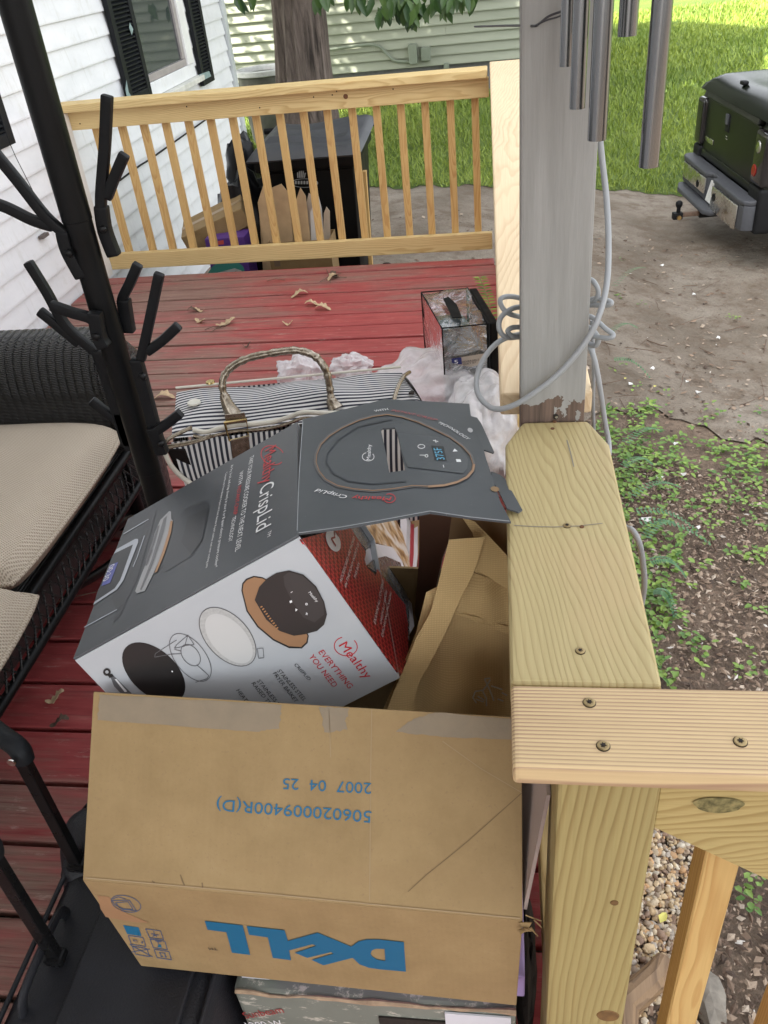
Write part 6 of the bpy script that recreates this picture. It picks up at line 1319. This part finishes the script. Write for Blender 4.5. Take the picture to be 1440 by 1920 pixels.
fcard([(530, 1140), (1020, 1062), (1045, 1200), (830, 1265), (600, 1230), (540, 1200)], plain('beige_card', (.42, .36, .30), .6), 'label_card', 1); fcard([(530, 1140), (680, 1118), (690, 1225), (600, 1228), (540, 1200)], ink('navy', (.02, .025, .14), .5), 'label_block', 2)
text(fQ, '5', cQ(578, 1222), cQ(632, 1214), cQ(572, 1162), K_wht, 'number_print', qp, 4); text(fQ, 'REVERSIBLE', cQ(698, 1205), cQ(948, 1165), cQ(695, 1178), K_blk, 'label_print', qp, 4); text(fQ, 'QUILT SET', cQ(705, 1238), cQ(908, 1205), cQ(702, 1212), K_blk, 'label_print', qp, 4)

# ================================================================== CABLE, WIND CHIME, LEAVES
M_cab = plain('grey_cable', (.30, .31, .32), .45, .12, 8, .1, 200)
cabl = empty('grey_cable', (.08, 1.1, .9)); tag(cabl, 'thick grey cable looped round the porch post', 'cable')
def cable(P, r, nm='cable_loop', n=7): 
    b = MB(); b.tube(smooth_path([on_y(x, y, Y_) for x, y, Y_ in P], n), r, 12); b.build(nm, M_cab, cabl, smooth=True)
cable([(1124, 250, 1.175), (1129, 300, 1.172), (1137, 370, 1.16), (1141, 450, 1.13), (1138, 530, 1.09), (1122, 595, 1.06), (1095, 645, 1.052), (1050, 698, 1.05), (1000, 738, 1.05), (960, 761, 1.055), (925, 766, 1.07), (898, 742, 1.10), (894, 708, 1.12), (910, 668, 1.14), (940, 638, 1.165), (985, 625, 1.172), (1040, 620, 1.175)], .0041)
cable([(1000, 566, 1.17), (960, 556, 1.165), (938, 562, 1.15), (948, 584, 1.14), (975, 594, 1.165), (1000, 594, 1.172)], .0037); cable([(1000, 576, 1.165), (965, 577, 1.15), (940, 594, 1.13), (936, 616, 1.12), (948, 632, 1.13), (972, 632, 1.16), (1000, 628, 1.17)], .0038); cable([(990, 614, 1.16), (962, 614, 1.14), (952, 622, 1.135), (965, 631, 1.14), (990, 626, 1.16)], .0037)
cable([(1090, 566, 1.165), (1118, 560, 1.15), (1145, 566, 1.13), (1140, 572, 1.13), (1112, 572, 1.15), (1090, 574, 1.168)], .0036); cable([(1090, 590, 1.165), (1112, 596, 1.15), (1135, 616, 1.13), (1150, 628, 1.12), (1140, 634, 1.12), (1110, 630, 1.14), (1085, 622, 1.166)], .0036); cable([(1095, 610, 1.16), (1112, 620, 1.145), (1122, 636, 1.14), (1115, 648, 1.145), (1095, 640, 1.165)], .004); cable([(1095, 520, 1.165), (1113, 528, 1.15), (1122, 548, 1.145), (1113, 565, 1.15), (1095, 560, 1.167)], .0036)
cable([(1100, 640, 1.16), (1112, 665, 1.15), (1122, 710, 1.15), (1134, 790, 1.16), (1142, 838, 1.15), (1138, 890, 1.08), (1148, 950, 1.02), (1168, 985, .97), (1186, 995, .95), (1199, 1020, .94), (1206, 1060, .935), (1208, 1100, .93), (1200, 1150, .93)], .0042, 'cable_tail'); cable([(1110, 600, 1.17), (1113, 690, 1.17), (1112, 760, 1.18), (1114, 830, 1.19)], .003, 'cable_tail')
b = MB(); b.tube(smooth_path([on_y(x, y, Y_) for x, y, Y_ in [(890, 50, 1.4), (960, 48, 1.15), (1000, 49, 1.062), (1010, 45, 1.055), (1030, 30, 1.05), (1060, 18, 1.045), (1100, -8, 1.04), (1130, -40, 1.03)]], 6), .0013, 6); b.tube(smooth_path([on_y(x, y, Y_) for x, y, Y_ in [(1005, 47, 1.056), (1025, 38, 1.05), (1050, 30, 1.045), (1065, 16, 1.043), (1100, -9, 1.038)]], 6), .0009, 6)
tag(b.build('thin_wire', plain('dark_wire', (.05, .05, .055), .5), smooth=True), 'thin dark twisted wire strung across the grey post', 'wire')
t = NT('brushed_tube'); v = t.tc(); f = t.noise(t.mapping(v, (300, 300, 4)), 1, 3); M_tube = t.fin(t.ramp(f, [(.3, (.175, .178, .182)), (.7, (.20, .203, .207))]), t.ramp(f, [(.3, .2), (.7, .3)]), Metallic=1.0)
wc = empty('wind_chime', (.12, .93, 2.0)); tag(wc, 'aluminium tube wind chime hanging beside the grey post', 'wind chime')
def at_d(x, y, d): return CAM+ray(x, y)*d
hub = V((.13, .955, 2.12))
MB().lathe(hub, [(.075, 0), (.08, .006), (.075, .014)], 32).build('top_disc', plain('dark_wood_disc', (.10, .05, .025), .5), wc, smooth=True)
for (x, y, wpx, d, tx) in [(1061, 124, 24, 1.01, 1067), (1082, 203, 29, .985, 1097), (1119, 262, 35, .97, 1122), (1176, 67, 34, 1.0, 1177), (1216, 312, 36, .96, 1220)]:
    p = at_d(x, y, d); r_ = wpx*d/FPX/2*.88; tp_ = at_d(tx, 0, d); k = (1.98-p.z)/max(.05, (tp_.z-p.z)); top_ = V((p.x+(tp_.x-p.x)*.35, p.y, 1.98)); q = MB()
    n_ = 28; ax_ = (top_-p).normalized(); q.lathe(p, [(r_*.86, .03), (r_*.86, 0), (r_, 0), (r_, (top_-p).length), (r_*.86, (top_-p).length)], n_, ax_, cap=False); q.build('chime_tube', M_tube, wc, smooth=True)
    MB().tube([top_, top_.lerp(hub, .6), V((lerp(top_.x, hub.x, .5), lerp(top_.y, hub.y, .5), 2.119))], .0008, 5).build('string', M_rod, wc)
MB().tube([hub+V((0, 0, .014)), V((.122, .96, 2.2)), V((.12, .96, 2.251))], .0015, 6).build('hanging_cord', M_rod, wc)
# dead leaves on the planks
M_dl = plain('dead_leaf', (.48, .35, .21), .8, .3, 40, .3); M_dk = plain('dark_leaf', (.10, .065, .045), .85, .3, 40)
def oak(x, y, s_, rot, mat, label, grp=None):
    p = on_z(x, y, .006); P = []; rng = random.Random(int(x*7+y))
    for k in range(9): P.append((s_*(k/8), s_*(.06+.24*math.sin(k/8*math.pi)*(1 if k % 2 else .35))))
    P = P+[(a_, -b_) for a_, b_ in P[::-1]]; c_, sn = math.cos(rot), math.sin(rot)
    b = MB(); vs = [p+V((a_*c_-b_*sn, a_*sn+b_*c_, .004+.35*abs(b_)+.012*math.sin(a_/s_*5+x))) for a_, b_ in P]
    m_ = len(vs); b.add(vs, [(k, k+1, m_-2-k, m_-1-k) for k in range(m_//2-1)]); o = b.build('dead_leaf', mat, smooth=True, solid=.0008); return tag(o, label, 'leaf', grp)
gl_ = 'dead leaves on the deck'
for x, y, s_, r_, m_, lb in [(545, 556, .09, .4, M_dl, 'pale curled oak leaf lying alone on the far planks'), (572, 572, .08, .1, M_dl, 'tan oak leaf overlapping another on the far planks'), (590, 578, .085, -.2, M_dl, 'second tan oak leaf of an overlapping pair'), (405, 612, .10, .6, M_dl, 'tan lobed leaf beside a twig on the planks'), (385, 605, .07, 2.6, M_dl, 'small folded tan leaf touching the lobed leaf'), (352, 584, .06, .2, M_dk, 'dark shrivelled leaf near a wall plank end'), (366, 583, .05, .0, M_dl, 'thin tan leaf scrap next to the shrivelled leaf'), (615, 525, .08, .9, M_dl, 'tan leaf tangled in twigs at the deck edge'), (632, 520, .07, 2.2, M_dk, 'dark leaf tangled in twigs at the deck edge'), (288, 746, .09, .0, M_dl, 'pale leaf between coat rack and striped bag'), (530, 608, .05, .1, M_dl, 'little tan leaf flake in the middle of the deck'), (85, 1316, .05, .5, M_dl, 'pale torn leaf on the dark red plank near the suitcase'), (92, 1358, .05, .2, M_dk, 'brown leaf caught in the gap between dark planks'), (455, 650, .04, .4, M_dk, 'dark leaf speck behind the bag handle'), (190, 1020, .07, 1.8, plain('green_leaf', (.05, .12, .03), .6), 'green leaf under the loveseat edge')]: oak(x, y, s_, r_, m_, lb, gl_)
b = MB(); rng = random.Random(31)
for a_, e_ in [((600, 528), (640, 512)), ((612, 524), (650, 520)), ((396, 622), (430, 608)), ((620, 530), (612, 505)), ((384, 618), (415, 614)), ((500, 527), (535, 525)), ((60, 1150), (180, 1110))]:
    p, q = on_z(*a_, .006), on_z(*e_, .006); b.tube([p, p.lerp(q, .5)+V((0, .01, .006)), q], .0018, 5)
stuff(tag(b.build('deck_twigs', bpy.data.materials['twig']), 'thin twigs lying across the red planks', 'twigs'))
# vine growing up beside the railing
vn = empty('vine_shoot', on_z(926, 640, 0)); tag(vn, 'thin green vine shoot growing through the deck by the railing', 'plant')
P = smooth_path([on_z(928, 640, .01), on_z(926, 612, .04), on_z(918, 575, .09), on_z(910, 548, .13), on_z(900, 522, .17)], 5); b = MB(); b.tube(P, .0018, 6); b.build('stem', plain('stem_green', (.12, .2, .05), .6), vn); b = MB()
for i, p in enumerate(P[2:]):
    for sg in (-1, 1): leaf(b, p, (sg, .3, .25), .035, .011, .2, random.random())
b.build('vine_leaves', M_cover, vn, smooth=True)
